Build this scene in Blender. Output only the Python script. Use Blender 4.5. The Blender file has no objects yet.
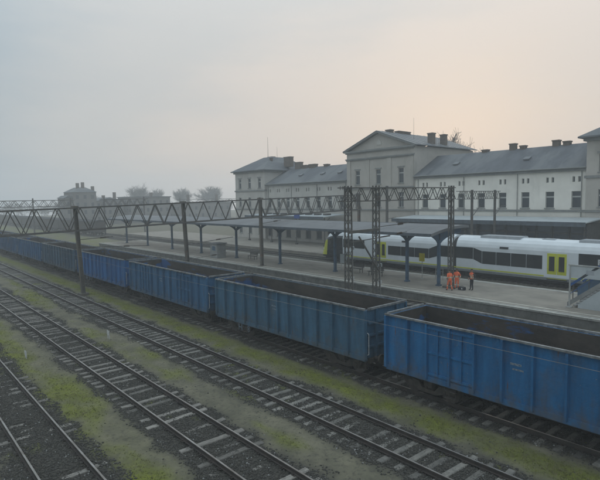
import bpy, bmesh, math, random
import numpy as np
from mathutils import Matrix, Vector
random.seed(7); RNG = np.random.default_rng(7)
sc = bpy.context.scene
COL = sc.collection
R = math.radians

# ---------------------------------------------------------------- camera
yaw, pitch, roll, HCAM = R(40.747), R(4.578), R(0.926), 8.353
fw = Vector((math.sin(yaw)*math.cos(pitch), math.cos(yaw)*math.cos(pitch), -math.sin(pitch)))
rt = Vector((math.cos(yaw), -math.sin(yaw), 0)); up = rt.cross(fw)
c_, s_ = math.cos(roll), math.sin(roll)
rt2, up2 = c_*rt - s_*up, s_*rt + c_*up
cam_d = bpy.data.cameras.new('camera'); cam = bpy.data.objects.new('camera', cam_d); COL.objects.link(cam)
cam_d.sensor_width = 36; cam_d.sensor_fit = 'HORIZONTAL'; cam_d.lens = 502.6/600*36
cam_d.clip_start = .1; cam_d.clip_end = 4000
m3 = Matrix((rt2, up2, -fw)).transposed()
cam.matrix_world = Matrix.Translation((0, 0, HCAM)) @ m3.to_4x4()
sc.camera = cam

# ---------------------------------------------------------------- sky, sun, exposure
SUN_AZ, SUN_EL = R(57), R(5)          # azimuth from +Y towards +X
sun_dir = Vector((math.sin(SUN_AZ)*math.cos(SUN_EL), math.cos(SUN_AZ)*math.cos(SUN_EL), math.sin(SUN_EL)))
world = bpy.data.worlds.new('World'); sc.world = world; world.use_nodes = True
wn = world.node_tree.nodes; wl = world.node_tree.links; wn.clear()
def wnode(t, **k):
    n = wn.new(t)
    for a, b in k.items(): setattr(n, a, b)
    return n
out = wnode('ShaderNodeOutputWorld')
sky = wnode('ShaderNodeTexSky', sky_type='NISHITA'); sky.sun_disc = False
sky.sun_elevation = SUN_EL; sky.sun_rotation = SUN_AZ; sky.air_density = 1.2; sky.dust_density = 4.0; sky.ozone_density = 1.0
bgs = wnode('ShaderNodeBackground'); bgs.inputs['Strength'].default_value = .05
wl.new(sky.outputs[0], bgs.inputs['Color'])
# a thin overcast veil: bluish grey away from the sun, cream towards it, with faint soft streaks
tc = wnode('ShaderNodeTexCoord')
dot = wnode('ShaderNodeVectorMath', operation='DOT_PRODUCT'); dot.inputs[1].default_value = sun_dir
mpd = wnode('ShaderNodeVectorMath', operation='MULTIPLY'); mpd.inputs[1].default_value = (1, 1, 1.7); wl.new(tc.outputs['Generated'], mpd.inputs[0])
nrm = wnode('ShaderNodeVectorMath', operation='NORMALIZE'); wl.new(mpd.outputs[0], nrm.inputs[0]); wl.new(nrm.outputs[0], dot.inputs[0])   # the glow hugs the horizon
mp = wnode('ShaderNodeMapping'); mp.inputs['Scale'].default_value = (1.2, 1.2, 4.5)
wl.new(tc.outputs['Generated'], mp.inputs['Vector'])
nz = wnode('ShaderNodeTexNoise'); nz.inputs['Scale'].default_value = 1.6; nz.inputs['Detail'].default_value = 5; nz.inputs['Roughness'].default_value = .55
wl.new(mp.outputs[0], nz.inputs['Vector'])
nm = wnode('ShaderNodeMath', operation='MULTIPLY_ADD'); nm.inputs[1].default_value = .30; nm.inputs[2].default_value = -.15
wl.new(nz.outputs['Fac'], nm.inputs[0])
ad = wnode('ShaderNodeMath', operation='ADD'); wl.new(dot.outputs['Value'], ad.inputs[0]); wl.new(nm.outputs[0], ad.inputs[1])
rampm = wnode('ShaderNodeMapRange'); rampm.inputs['From Min'].default_value = -1; rampm.inputs['From Max'].default_value = 1
wl.new(ad.outputs[0], rampm.inputs['Value'])
ramp = wnode('ShaderNodeValToRGB'); ramp.color_ramp.interpolation = 'EASE'
el = ramp.color_ramp.elements
el[0].position = 0.0; el[0].color = (.365, .432, .475, 1)
el[1].position = 1.0; el[1].color = (.63, .578, .53, 1)
for pos, c in ((.80, (.358, .425, .472, 1)), (.90, (.505, .518, .52, 1)), (.965, (.61, .573, .54, 1))):
    e = el.new(pos); e.color = c
wl.new(rampm.outputs[0], ramp.inputs['Fac'])
bgv = wnode('ShaderNodeBackground'); VEIL = 1.07
wl.new(ramp.outputs[0], bgv.inputs['Color'])
# the veil hides most of the clear sky behind it and, like an overcast, brightens overhead, raised above the view to lift the scene light
sep = wnode('ShaderNodeSeparateXYZ'); wl.new(tc.outputs['Generated'], sep.inputs[0])
zen = wnode('ShaderNodeMapRange'); zen.inputs['To Min'].default_value = VEIL; zen.inputs['To Max'].default_value = VEIL*3.0
zsq = wnode('ShaderNodeMath', operation='MULTIPLY'); wl.new(sep.outputs['Z'], zsq.inputs[0]); wl.new(sep.outputs['Z'], zsq.inputs[1]); wl.new(zsq.outputs[0], zen.inputs['Value']); wl.new(zen.outputs[0], bgv.inputs['Strength'])
adds = wnode('ShaderNodeMixShader'); adds.inputs[0].default_value = .9
wl.new(bgs.outputs[0], adds.inputs[1]); wl.new(bgv.outputs[0], adds.inputs[2])
wl.new(adds.outputs[0], out.inputs['Surface'])
sd = bpy.data.lights.new('sun', 'SUN'); sd.energy = 1.2; sd.angle = R(25); sd.color = (1, .92, .85)
sun = bpy.data.objects.new('sun', sd); COL.objects.link(sun)
sun.rotation_euler = sun_dir.to_track_quat('Z', 'Y').to_euler()
vs = sc.view_settings; vs.view_transform = 'Standard'; vs.look = 'None'; vs.exposure = 0.1; vs.gamma = 1; vs.use_curve_mapping = False
sc.cycles.use_denoising = True
sc.cycles.max_bounces = 8; sc.cycles.diffuse_bounces = 3; sc.cycles.glossy_bounces = 2; sc.cycles.volume_bounces = 4
sc.cycles.caustics_reflective = False; sc.cycles.caustics_refractive = False
sc.cycles.volume_max_steps = 64

# ---------------------------------------------------------------- materials
def mat(name, col, col2=None, rough=.75, scale=2.5, lo=.35, hi=.65, metal=0., bump=.0, bscale=25, stretch=(1,1,1), objcol=False, objrand=0., dirt=None, dlo=.55, dhi=.75, dscale=.8, dstretch=(1,1,1), spec=.3, bdist=.02, rust=False):
    m = bpy.data.materials.new(name); m.use_nodes = True
    N, L = m.node_tree.nodes, m.node_tree.links
    b = N['Principled BSDF']; b.inputs['Roughness'].default_value = rough; b.inputs['Metallic'].default_value = metal
    b.inputs['Specular IOR Level'].default_value = spec
    g = N.new('ShaderNodeNewGeometry')
    def noise(sc_, st, det=5):
        mp = N.new('ShaderNodeMapping'); mp.inputs['Scale'].default_value = st; L.new(g.outputs['Position'], mp.inputs['Vector'])
        n = N.new('ShaderNodeTexNoise'); n.inputs['Scale'].default_value = sc_; n.inputs['Detail'].default_value = det; n.inputs['Roughness'].default_value = .62
        L.new(mp.outputs[0], n.inputs['Vector']); return n
    def mr(n, a, c):
        r = N.new('ShaderNodeMapRange'); r.inputs['From Min'].default_value = a; r.inputs['From Max'].default_value = c
        L.new(n.outputs['Fac'], r.inputs['Value']); return r.outputs[0]
    def mix(f, a, c, mode='MIX'):
        x = N.new('ShaderNodeMix'); x.data_type = 'RGBA'; x.blend_type = mode
        if isinstance(f, float): x.inputs[0].default_value = f
        else: L.new(f, x.inputs[0])
        for i, v in ((6, a), (7, c)):
            if isinstance(v, tuple): x.inputs[i].default_value = (*v[:3], 1)
            else: L.new(v, x.inputs[i])
        return x.outputs[2]
    col2 = col2 or tuple(v*.65 for v in col)
    if objcol:
        oi = N.new('ShaderNodeObjectInfo')
        base = mix(1.0, oi.outputs['Color'], mix(mr(noise(scale, stretch), lo, hi), (1, 1, 1), col2), 'MULTIPLY')
    else:
        base = mix(mr(noise(scale, stretch), lo, hi), col, col2)
    if objrand:
        oi = N.new('ShaderNodeObjectInfo'); hv = N.new('ShaderNodeMapRange')
        hv.inputs['To Min'].default_value = 1-objrand; hv.inputs['To Max'].default_value = 1+objrand
        L.new(oi.outputs['Random'], hv.inputs['Value'])
        cc = N.new('ShaderNodeCombineColor')
        for i in range(3): L.new(hv.outputs[0], cc.inputs[i])
        base = mix(1.0, base, cc.outputs[0], 'MULTIPLY')
    if dirt: base = mix(mr(noise(dscale, dstretch, 7), dlo, dhi), base, dirt)
    if rust:
        # rust runs, scraped spots and coal-dust spatter that thickens towards the sill
        base = mix(mr(noise(7, (1, 1, .10), 8), .63, .72), base, (.12, .06, .035))
        base = mix(mr(noise(16, (1, 1, .8), 6), .66, .72), base, (.20, .19, .18))
        sp = N.new('ShaderNodeSeparateXYZ'); L.new(g.outputs['Position'], sp.inputs[0])
        zz = N.new('ShaderNodeMapRange'); zz.inputs['From Min'].default_value = .9; zz.inputs['From Max'].default_value = 2.1; zz.inputs['To Min'].default_value = .26; zz.inputs['To Max'].default_value = -.1
        L.new(sp.outputs['Z'], zz.inputs['Value'])
        ad_ = N.new('ShaderNodeMath'); ad_.operation = 'ADD'; L.new(zz.outputs[0], ad_.inputs[0]); L.new(noise(2.6, (1, 1, .7), 9).outputs['Fac'], ad_.inputs[1])
        r_ = N.new('ShaderNodeMapRange'); r_.inputs['From Min'].default_value = .56; r_.inputs['From Max'].default_value = .84; r_.inputs['To Max'].default_value = .65; L.new(ad_.outputs[0], r_.inputs['Value'])
        base = mix(r_.outputs[0], base, (.085, .078, .07))
    L.new(base, b.inputs['Base Color'])
    if bump:
        bp = N.new('ShaderNodeBump'); bp.inputs['Strength'].default_value = bump; bp.inputs['Distance'].default_value = bdist
        L.new(noise(bscale, (1, 1, 1)).outputs['Fac'], bp.inputs['Height']); L.new(bp.outputs[0], b.inputs['Normal'])
    return m
M = {}
M['paint'] = mat('wagon_paint', (1,1,1), (.52,.55,.58), rough=.62, scale=3.2, lo=.28, hi=.74, stretch=(1,1,.16), objcol=True, dirt=(.095,.085,.078), dlo=.55, dhi=.88, dscale=.85, dstretch=(1,1,.6), bump=.5, bscale=2.2, bdist=.08, rust=True)
M['inner'] = mat('wagon_inner', (.045,.04,.037), (.078,.066,.057), rough=.9, scale=1.4, stretch=(1,.5,1.2), dirt=(.03,.09,.23), dlo=.57, dhi=.62, dscale=.42, dstretch=(1,.55,1.6), bump=.3)
M['cope'] = mat('cope_worn_steel', (.23,.235,.235), (.08,.085,.09), rough=.65, scale=3, lo=.35, hi=.65)
M['under'] = mat('underframe_dark', (.035,.033,.032), (.075,.062,.052), rough=.85, scale=4, bump=.2)
M['wheel'] = mat('wheel_steel', (.10,.085,.075), (.05,.045,.04), rough=.7, metal=.3)
M['white_mark'] = mat('white_marking', (.6,.6,.58), (.4,.4,.4), rough=.7, scale=8)
M['faded'] = mat('faded_stencil', (.24,.27,.30), (.06,.11,.17), rough=.8, scale=22, lo=.4, hi=.6)
M['rail'] = mat('rail_rust', (.06,.047,.04), (.036,.031,.028), rough=.75, scale=3)
M['railtop'] = mat('rail_head', (.34,.32,.30), (.18,.155,.135), rough=.42, metal=.45, scale=1.2)
M['sleeper'] = mat('sleeper_timber', (.245,.225,.20), (.11,.10,.088), rough=.9, scale=2.2, stretch=(1.2,9,9), objrand=.4, bump=.6, bscale=18, dirt=(.06,.056,.05), dlo=.56, dhi=.78, dscale=2.2)
M['sleeper_c'] = mat('sleeper_old_concrete', (.215,.20,.175), (.115,.108,.098), rough=.9, scale=3, objrand=.35, bump=.4, dirt=(.065,.06,.054), dlo=.54, dhi=.78, dscale=2.0)
M['stone'] = mat('ballast_stone', (.10,.092,.08), (.038,.036,.032), rough=.9, scale=13)
M['stone_l'] = mat('pale_stone', (.34,.335,.32), (.18,.175,.17), rough=.9, scale=9)
M['grass'] = mat('grass_blades', (.165,.18,.038), (.125,.13,.045), rough=.8, scale=1.4, dirt=(.17,.15,.08), dlo=.5, dhi=.7, dscale=.9)
M['straw'] = mat('dry_straw', (.26,.22,.14), (.15,.125,.08), rough=.85, scale=3)
M['platform'] = mat('platform_paving', (.275,.245,.205), (.215,.195,.165), rough=.85, scale=.6, dirt=(.155,.14,.12), dlo=.48, dhi=.72, dscale=.8, dstretch=(1,.5,1), bump=.1)
M['edge'] = mat('platform_edge_concrete', (.34,.33,.30), (.22,.215,.20), rough=.85, scale=2, objrand=.12, bump=.2)
M['face'] = mat('platform_face', (.16,.155,.14), (.09,.088,.08), rough=.9, scale=1.5, bump=.3)
M['line'] = mat('painted_line', (.62,.60,.52), (.36,.35,.31), rough=.7, scale=3, lo=.4, hi=.7)
M['steel'] = mat('gantry_steel', (.075,.075,.075), (.12,.105,.09), rough=.7, scale=2.2, dirt=(.11,.065,.04), dlo=.62, dhi=.8, dscale=1.3)
M['col_rust'] = mat('gantry_column', (.095,.092,.086), (.14,.115,.09), rough=.75, scale=1.8, stretch=(1,1,.4), dirt=(.17,.075,.035), dlo=.6, dhi=.75, dscale=.8)
M['wire'] = mat('contact_wire', (.2,.2,.2), rough=.5, metal=.5)
M['insul'] = mat('insulator', (.09,.06,.045), rough=.35)
M['blue_col'] = mat('canopy_blue', (.06,.11,.175), (.05,.08,.12), rough=.6, scale=2, dirt=(.10,.095,.09), dlo=.6, dhi=.8)
M['canopy_roof'] = mat('canopy_roofing', (.18,.183,.188), (.14,.142,.147), rough=.7, scale=.5, dirt=(.13,.13,.13), dlo=.6, dhi=.85, dscale=.7)
M['fascia'] = mat('canopy_fascia', (.10,.12,.145), (.07,.08,.09), rough=.7)
M['soffit'] = mat('canopy_soffit', (.22,.21,.2), (.15,.145,.14), rough=.8)
M['wall_pale'] = mat('render_pale', (.82,.77,.69), (.71,.665,.595), rough=.85, scale=.35, dirt=(.52,.49,.44), dlo=.58, dhi=.85, dscale=.5, dstretch=(1,1,.35))
M['wall_grey'] = mat('render_grey', (.47,.43,.385), (.39,.36,.32), rough=.85, scale=.4, dirt=(.27,.25,.22), dlo=.55, dhi=.85, dscale=.5, dstretch=(1,1,.35))
M['wall_mid'] = mat('render_mid', (.52,.49,.445), (.44,.41,.375), rough=.85, scale=.4, dirt=(.32,.30,.275), dlo=.55, dhi=.85, dscale=.5, dstretch=(1,1,.35))
M['trim'] = mat('stone_trim', (.25,.25,.24), (.2,.2,.19), rough=.85, scale=1)
M['slate'] = mat('roof_slate', (.108,.114,.127), (.078,.083,.092), rough=.7, scale=.9, stretch=(.5,1,.5), dirt=(.14,.145,.15), dlo=.47, dhi=.55, dscale=.2, dstretch=(.35,1,.35), bump=.4, bscale=5, bdist=.05)
M['roof_metal'] = mat('roof_sheet_metal', (.165,.172,.18), (.13,.135,.142), rough=.6, scale=.4)
M['brick'] = mat('chimney_brick', (.17,.13,.105), (.12,.1,.085), rough=.9, scale=3, bump=.3)
M['glass'] = mat('window_glass', (.035,.042,.05), (.055,.065,.075), rough=.18, scale=.4, spec=.5)
M['frame'] = mat('window_frame', (.42,.42,.40), (.33,.33,.31), rough=.7)
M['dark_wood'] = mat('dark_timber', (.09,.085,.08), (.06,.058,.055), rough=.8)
M['t_white'] = mat('train_white', (.70,.73,.75), (.62,.65,.67), rough=.32, scale=.7, spec=.5)
M['t_grey'] = mat('train_grey', (.36,.38,.40), (.30,.32,.34), rough=.45)
M['t_yellow'] = mat('train_yellow', (.58,.60,.04), (.5,.52,.04), rough=.35, spec=.5)
M['t_glass'] = mat('train_glass', (.018,.022,.026), (.03,.034,.038), rough=.12, scale=.5, spec=.6)
M['t_dark'] = mat('train_underside', (.04,.04,.042), rough=.8)
M['orange'] = mat('hi_vis_orange', (.88,.19,.075), (.66,.12,.05), rough=.75, scale=9)
M['reflect'] = mat('reflective_tape', (.62,.60,.45), rough=.4)
M['navy'] = mat('dark_trousers', (.035,.037,.045), (.022,.023,.028), rough=.85, scale=9)
M['skin'] = mat('skin', (.42,.25,.18), rough=.6)
M['hair'] = mat('dark_hair', (.03,.024,.02), rough=.7)
M['boots'] = mat('boots', (.025,.023,.022), rough=.6)
M['concrete'] = mat('grey_concrete', (.27,.27,.26), (.2,.2,.195), rough=.85, scale=1.5, bump=.2)
M['stair_blue'] = mat('handrail_blue', (.03,.085,.24), (.025,.07,.2), rough=.5)
M['panel'] = mat('panel_white', (.46,.49,.50), (.38,.41,.42), rough=.5, scale=1)
M['yellow_sign'] = mat('yellow_board', (.60,.52,.03), (.5,.43,.03), rough=.5)
M['white_post'] = mat('pale_post', (.40,.40,.38), (.28,.28,.27), rough=.7)
M['bark'] = mat('bare_bark', (.075,.066,.058), (.05,.045,.04), rough=.9)
M['far_wall'] = mat('far_wall', (.2,.185,.175), (.15,.14,.135), rough=.9, scale=.3)
M['van_rake'] = mat('covered_wagon_paint', (.075,.062,.055), (.05,.045,.042), rough=.85, scale=.8, stretch=(1,1,.3))
M['blue_sign'] = mat('blue_name_board', (.03,.08,.3), rough=.5)

# ---------------------------------------------------------------- helpers
W = {}
def attach(o, parent, wm=None):
    wm = wm if wm is not None else Matrix.Identity(4)
    COL.objects.link(o)
    if parent is not None:
        o.parent = parent; o.matrix_parent_inverse = W[parent.name].inverted()
    o.matrix_basis = wm; W[o.name] = wm
    return o
def tag(o, label=None, cat=None, group=None, kind=None):
    if label: o['label'] = label
    if cat: o['category'] = cat
    if group: o['group'] = group
    if kind: o['kind'] = kind
    return o
def empty(name, loc, label=None, cat=None, group=None):
    o = bpy.data.objects.new(name, None); o.empty_display_size = .3
    attach(o, None, Matrix.Translation(loc)); return tag(o, label, cat, group)
class MB:
    def __init__(s): s.v, s.f, s.mi = [], [], []
    def add(s, v, f, mi=0):
        n = len(s.v); s.v += [tuple(p) for p in v]
        for q in f: s.f.append(tuple(n+i for i in q)); s.mi.append(mi)
        return s
    def box(s, x0, x1, y0, y1, z0, z1, mi=0):
        return s.add([(x0,y0,z0),(x1,y0,z0),(x1,y1,z0),(x0,y1,z0),(x0,y0,z1),(x1,y0,z1),(x1,y1,z1),(x0,y1,z1)],
            [(0,3,2,1),(4,5,6,7),(0,1,5,4),(1,2,6,5),(2,3,7,6),(3,0,4,7)], mi)
    def bar(s, a, b, w, h=None, mi=0, upv=(0,0,1)):
        a, b = Vector(a), Vector(b); h = h or w; d = (b-a).normalized(); u = Vector(upv)
        if abs(d.dot(u)) > .98: u = Vector((1,0,0))
        x = d.cross(u).normalized()*w/2; y = x.cross(d).normalized()*h/2
        return s.add([a-x-y,a+x-y,a+x+y,a-x+y,b-x-y,b+x-y,b+x+y,b-x+y],[(0,1,2,3),(7,6,5,4),(0,4,5,1),(1,5,6,2),(2,6,7,3),(3,7,4,0)], mi)
    def tube(s, a, b, r0, r1=None, n=8, mi=0, cap=True):
        a, b = Vector(a), Vector(b); r1 = r0 if r1 is None else r1; d = (b-a).normalized()
        u = Vector((0,0,1)) if abs(d.z) < .9 else Vector((1,0,0)); x = d.cross(u).normalized(); y = x.cross(d)
        v = []
        for P, r in ((a, r0), (b, r1)):
            for i in range(n): t = 2*math.pi*i/n; v.append(P + x*math.cos(t)*r + y*math.sin(t)*r)
        f = [(i, (i+1) % n, n+(i+1) % n, n+i) for i in range(n)]
        if cap: f += [tuple(range(n-1,-1,-1)), tuple(range(n, 2*n))]
        return s.add(v, f, mi)
    def prism(s, pts, axis, a, b, mi=0):
        # pts: polygon in the two other axes; extruded along axis from a to b
        n = len(pts)
        def P(q, t): return {'x': (t, q[0], q[1]), 'y': (q[0], t, q[1]), 'z': (q[0], q[1], t)}[axis]
        v = [P(q, a) for q in pts] + [P(q, b) for q in pts]
        f = [(i, (i+1) % n, n+(i+1) % n, n+i) for i in range(n)] + [tuple(range(n-1,-1,-1)), tuple(range(n, 2*n))]
        return s.add(v, f, mi)
    def mesh(s, name, mats, smooth=False):
        me = bpy.data.meshes.new(name); me.from_pydata(s.v, [], s.f)
        for m in (mats if isinstance(mats, (list, tuple)) else [mats]): me.materials.append(M[m] if isinstance(m, str) else m)
        me.polygons.foreach_set('material_index', s.mi)
        bm = bmesh.new(); bm.from_mesh(me); bmesh.ops.recalc_face_normals(bm, faces=bm.faces); bm.to_mesh(me); bm.free()
        if smooth: me.polygons.foreach_set('use_smooth', [True]*len(me.polygons))
        return me
    def build(s, name, mats, parent=None, wm=None, smooth=False, color=None):
        o = bpy.data.objects.new(name, s.mesh(name, mats, smooth))
        if color: o.color = (*color, 1)
        return attach(o, parent, wm)
def np_mesh(name, v, f, mats):
    me = bpy.data.meshes.new(name); v = np.asarray(v, np.float32); f = np.asarray(f, np.int32)
    me.vertices.add(len(v)); me.vertices.foreach_set('co', v.ravel())
    k = f.shape[1]; me.loops.add(f.size); me.loops.foreach_set('vertex_index', f.ravel())
    me.polygons.add(len(f)); me.polygons.foreach_set('loop_start', np.arange(0, f.size, k)); me.polygons.foreach_set('loop_total', np.full(len(f), k))
    for m in mats: me.materials.append(M[m])
    me.update(); me.validate(); return me
_unit = {}
def bar_obj(name, a, b, w, h, material, parent):
    """one straight member as an object of its own; alike members share one mesh"""
    if material not in _unit:
        mb = MB().box(-.5,.5,0,1,-.5,.5); _unit[material] = mb.mesh('member', material)
    a, b = Vector(a), Vector(b); d = b-a; l = d.length; d.normalize(); u = Vector((0,0,1))
    if abs(d.dot(u)) > .98: u = Vector((1,0,0))
    x = d.cross(u).normalized(); z = x.cross(d)
    m = Matrix((x*w, d*l, z*h)).transposed().to_4x4(); m.translation = a
    return attach(bpy.data.objects.new(name, _unit[material]), parent, m)
def copy_tree(o, parent=None):
    c = o.copy(); COL.objects.link(c)
    if parent is not None: c.parent = parent
    for ch in KIDS.get(o.name, []): copy_tree(ch, c)
    return c
KIDS = {}
def note_kids():
    KIDS.clear()
    for o in bpy.data.objects:
        if o.parent: KIDS.setdefault(o.parent.name, []).append(o)
def vnoise(x, y, seed=0):
    """cheap smooth value noise on arrays"""
    rs = np.random.default_rng(seed); T = rs.random((256, 256))
    xi, yi = np.floor(x).astype(int), np.floor(y).astype(int); fx, fy = x-xi, y-yi
    fx, fy = fx*fx*(3-2*fx), fy*fy*(3-2*fy)
    g = lambda a, b: T[a & 255, b & 255]
    return (g(xi,yi)*(1-fx)+g(xi+1,yi)*fx)*(1-fy)+(g(xi,yi+1)*(1-fx)+g(xi+1,yi+1)*fx)*fy
def fbm(x, y, seed=0, o=4):
    r = 0; a = .5
    for i in range(o): r = r + a*vnoise(x*2**i, y*2**i, seed+i); a *= .5
    return r

# ---------------------------------------------------------------- ground
TR = {'A': 4.23, 'B': 8.86, 'C': 13.42, 'W': 18.37, 'P': 32.65, 'E': 45.0, 'T': 49.45}
def moss_at(x, y):
    n = fbm(x*.55, y*.22, 11); n2 = fbm(x*1.5, y*1.1, 31)
    def band(c, h, amt, soft=.35): return amt*np.clip((h - np.abs(x-c + (n2-.47)*.9))/soft, 0, 1)
    m = band(15.95, .92, 1.0, .6)*np.clip((fbm(x*.2, y*.12, 5)-.1)*6, .85, 1)
    patch = np.clip((n-.43)*6, 0, 1)
    m = np.maximum(m, band(11.25, 1.05, 1.0, .6)*patch)
    m = np.maximum(m, band(6.4, 1.15, 1.0, .6)*np.clip((n-.35)*5, 0.12, 1))
    m = np.maximum(m, np.clip((2.7-x)/.5, 0, 1)*np.clip((n-.36)*7, 0, 1))
    m = np.maximum(m, band(21.6, 1.5, .8)*patch)
    m = np.maximum(m, .75*np.clip((n-.3)*4, .2, 1)*((x > 33.5) & (x < 43.2) & (y > 99)))
    m = np.maximum(m, .5*np.clip((n2-.56)*9, 0, 1)*np.clip((n-.42)*8, 0, 1)*(x < 33))
    return np.clip(m*np.clip(.75+(n2-.4)*1.5, .35, 1.1), 0, 1)
def ballast_at(x, y):
    b = 0
    n = fbm(x*1.3, y*.8, 51)
    for k, t in TR.items():
        b = np.maximum(b, np.clip((1.75 - np.abs(x-t) + (n-.47)*1.1)/.45, 0, 1))
    return b
def ground_z(x, y):
    b = ballast_at(x, y); m = moss_at(x, y)
    z = -.24 + .028*b + .045*m + ((fbm(x*1.1, y*1.1, 71)-.47)*.12 + (fbm(x*4.5, y*4.5, 81)-.47)*.07)*(1-.45*b)
    z = z + .035*np.clip(1.7-np.abs(x-TR['A']), 0, 1)*(fbm(x*.8, y*.8, 61) > .42)
    far = (x > 33.8) | (x < -40) | (y > 300)
    return np.where(far, -.21, z)
xs = np.concatenate([np.linspace(-155,-20,10), np.linspace(-12,0,20,endpoint=False), np.arange(0,20.5,.16), np.arange(21,34.5,.6), np.array([36.,38,40,42,43.5]), np.linspace(46,265,30)])
ys = np.concatenate([np.linspace(-105,-14,10), np.arange(-8,3,.6), np.arange(3,45,.16), np.arange(45,110,.5), np.linspace(115,405,50)])
X, Y = np.meshgrid(xs, ys, indexing='ij'); nx, ny = X.shape
Z = ground_z(X, Y)
idx = np.arange(nx*ny).reshape(nx, ny)
F = np.stack([idx[:-1,:-1], idx[1:,:-1], idx[1:,1:], idx[:-1,1:]], -1).reshape(-1, 4)
gm = bpy.data.materials.new('yard_ground'); gm.use_nodes = True; M['ground'] = gm
def ground_material():
    N, L = gm.node_tree.nodes, gm.node_tree.links; b = N['Principled BSDF']; b.inputs['Roughness'].default_value = .95; b.inputs['Specular IOR Level'].default_value = .15
    g = N.new('ShaderNodeNewGeometry')
    def noise(s, d=6, st=(1,1,1)):
        mp = N.new('ShaderNodeMapping'); mp.inputs['Scale'].default_value = st; L.new(g.outputs['Position'], mp.inputs[0])
        n = N.new('ShaderNodeTexNoise'); n.inputs['Scale'].default_value = s; n.inputs['Detail'].default_value = d; n.inputs['Roughness'].default_value = .65
        L.new(mp.outputs[0], n.inputs[0]); return n.outputs['Fac']
    def ramp(f, a, c):
        r = N.new('ShaderNodeMapRange'); r.inputs['From Min'].default_value = a; r.inputs['From Max'].default_value = c; L.new(f, r.inputs[0]); return r.outputs[0]
    def mix(f, a, c):
        x = N.new('ShaderNodeMix'); x.data_type = 'RGBA'; L.new(f, x.inputs[0])
        for i, v in ((6, a), (7, c)):
            if isinstance(v, tuple): x.inputs[i].default_value = (*v, 1)
            else: L.new(v, x.inputs[i])
        return x.outputs[2]
    soil = mix(ramp(noise(.9), .35, .65), (.18,.165,.115), (.115,.108,.078))
    soil = mix(ramp(noise(7, 8), .5, .7), soil, (.075,.068,.056))
    bal = mix(ramp(noise(14, 4), .35, .65), (.042,.040,.035), (.088,.080,.068))
    bal = mix(ramp(noise(1.1), .45, .7), bal, (.052,.047,.04))
    moss = mix(ramp(noise(1.8, 6), .35, .65), (.172,.188,.032), (.122,.128,.042))
    moss = mix(ramp(noise(9, 6), .5, .72), moss, (.105,.10,.05))
    at = N.new('ShaderNodeAttribute'); at.attribute_name = 'bal'
    am = N.new('ShaderNodeAttribute'); am.attribute_name = 'moss'
    c = mix(at.outputs['Fac'], soil, bal); c = mix(am.outputs['Fac'], c, moss)
    L.new(c, b.inputs['Base Color'])
    bp = N.new('ShaderNodeBump'); bp.inputs['Strength'].default_value = .7; bp.inputs['Distance'].default_value = .04
    L.new(noise(16, 8), bp.inputs['Height']); L.new(bp.outputs[0], b.inputs['Normal'])
ground_material()
gme = np_mesh('ground', np.stack([X, Y, Z], -1).reshape(-1, 3), F, ['ground'])
for nm_, arr in (('bal', ballast_at(X, Y)), ('moss', moss_at(X, Y))):
    a = gme.attributes.new(nm_, 'FLOAT', 'POINT'); a.data.foreach_set('value', arr.ravel().astype(np.float32))
gme.polygons.foreach_set('use_smooth', np.ones(len(gme.polygons), bool))
tag(attach(bpy.data.objects.new('ground', gme), None), kind='structure')

def scatter_stones(name, n, area, material, size, keep):
    x = RNG.uniform(area[0], area[1], n*3); y = area[2] + (area[3]-area[2])*RNG.random(n*3)**1.5
    k = keep(x, y); x, y = x[k][:n], y[k][:n]; n = len(x); z = ground_z(x, y)
    octv = np.array([(1,0,0),(-1,0,0),(0,1,0),(0,-1,0),(0,0,1),(0,0,-1)], float); octf = np.array([(0,2,4),(2,1,4),(1,3,4),(3,0,4),(2,0,5),(1,2,5),(3,1,5),(0,3,5)])
    s = RNG.uniform(size[0], size[1], (n,1,1))*RNG.uniform(.6,1.3,(n,1,3)); v = octv[None]*s*RNG.uniform(.75,1.2,(n,6,1)); a = RNG.uniform(0,6.28,n)
    ca, sa = np.cos(a)[:,None], np.sin(a)[:,None]; vx = v[:,:,0]*ca - v[:,:,1]*sa; vy = v[:,:,0]*sa + v[:,:,1]*ca
    P = np.stack([vx + x[:,None], vy + y[:,None], v[:,:,2]*.8 + z[:,None] + .008], -1)
    Fc = (octf[None] + (np.arange(n)*6)[:,None,None]).reshape(-1, 3)
    o = attach(bpy.data.objects.new(name, np_mesh(name, P.reshape(-1,3), Fc, [material])), None)
    return o
rkeep = lambda x, y: RNG.random(len(x)) < np.clip(ballast_at(x, y)**2-.5*moss_at(x, y), .003, 1)
tag(scatter_stones('ballast_stones', 150000, (0,21,3,58), 'stone', (.02,.052), rkeep), 'dark crushed stone ballast scattered along the tracks', 'ballast', kind='stuff')
tag(scatter_stones('pale_stones', 5000, (0,21,3,60), 'stone_l', (.015,.045), rkeep), 'pale loose stones scattered among the dark ballast', 'stones', kind='stuff')
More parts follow.
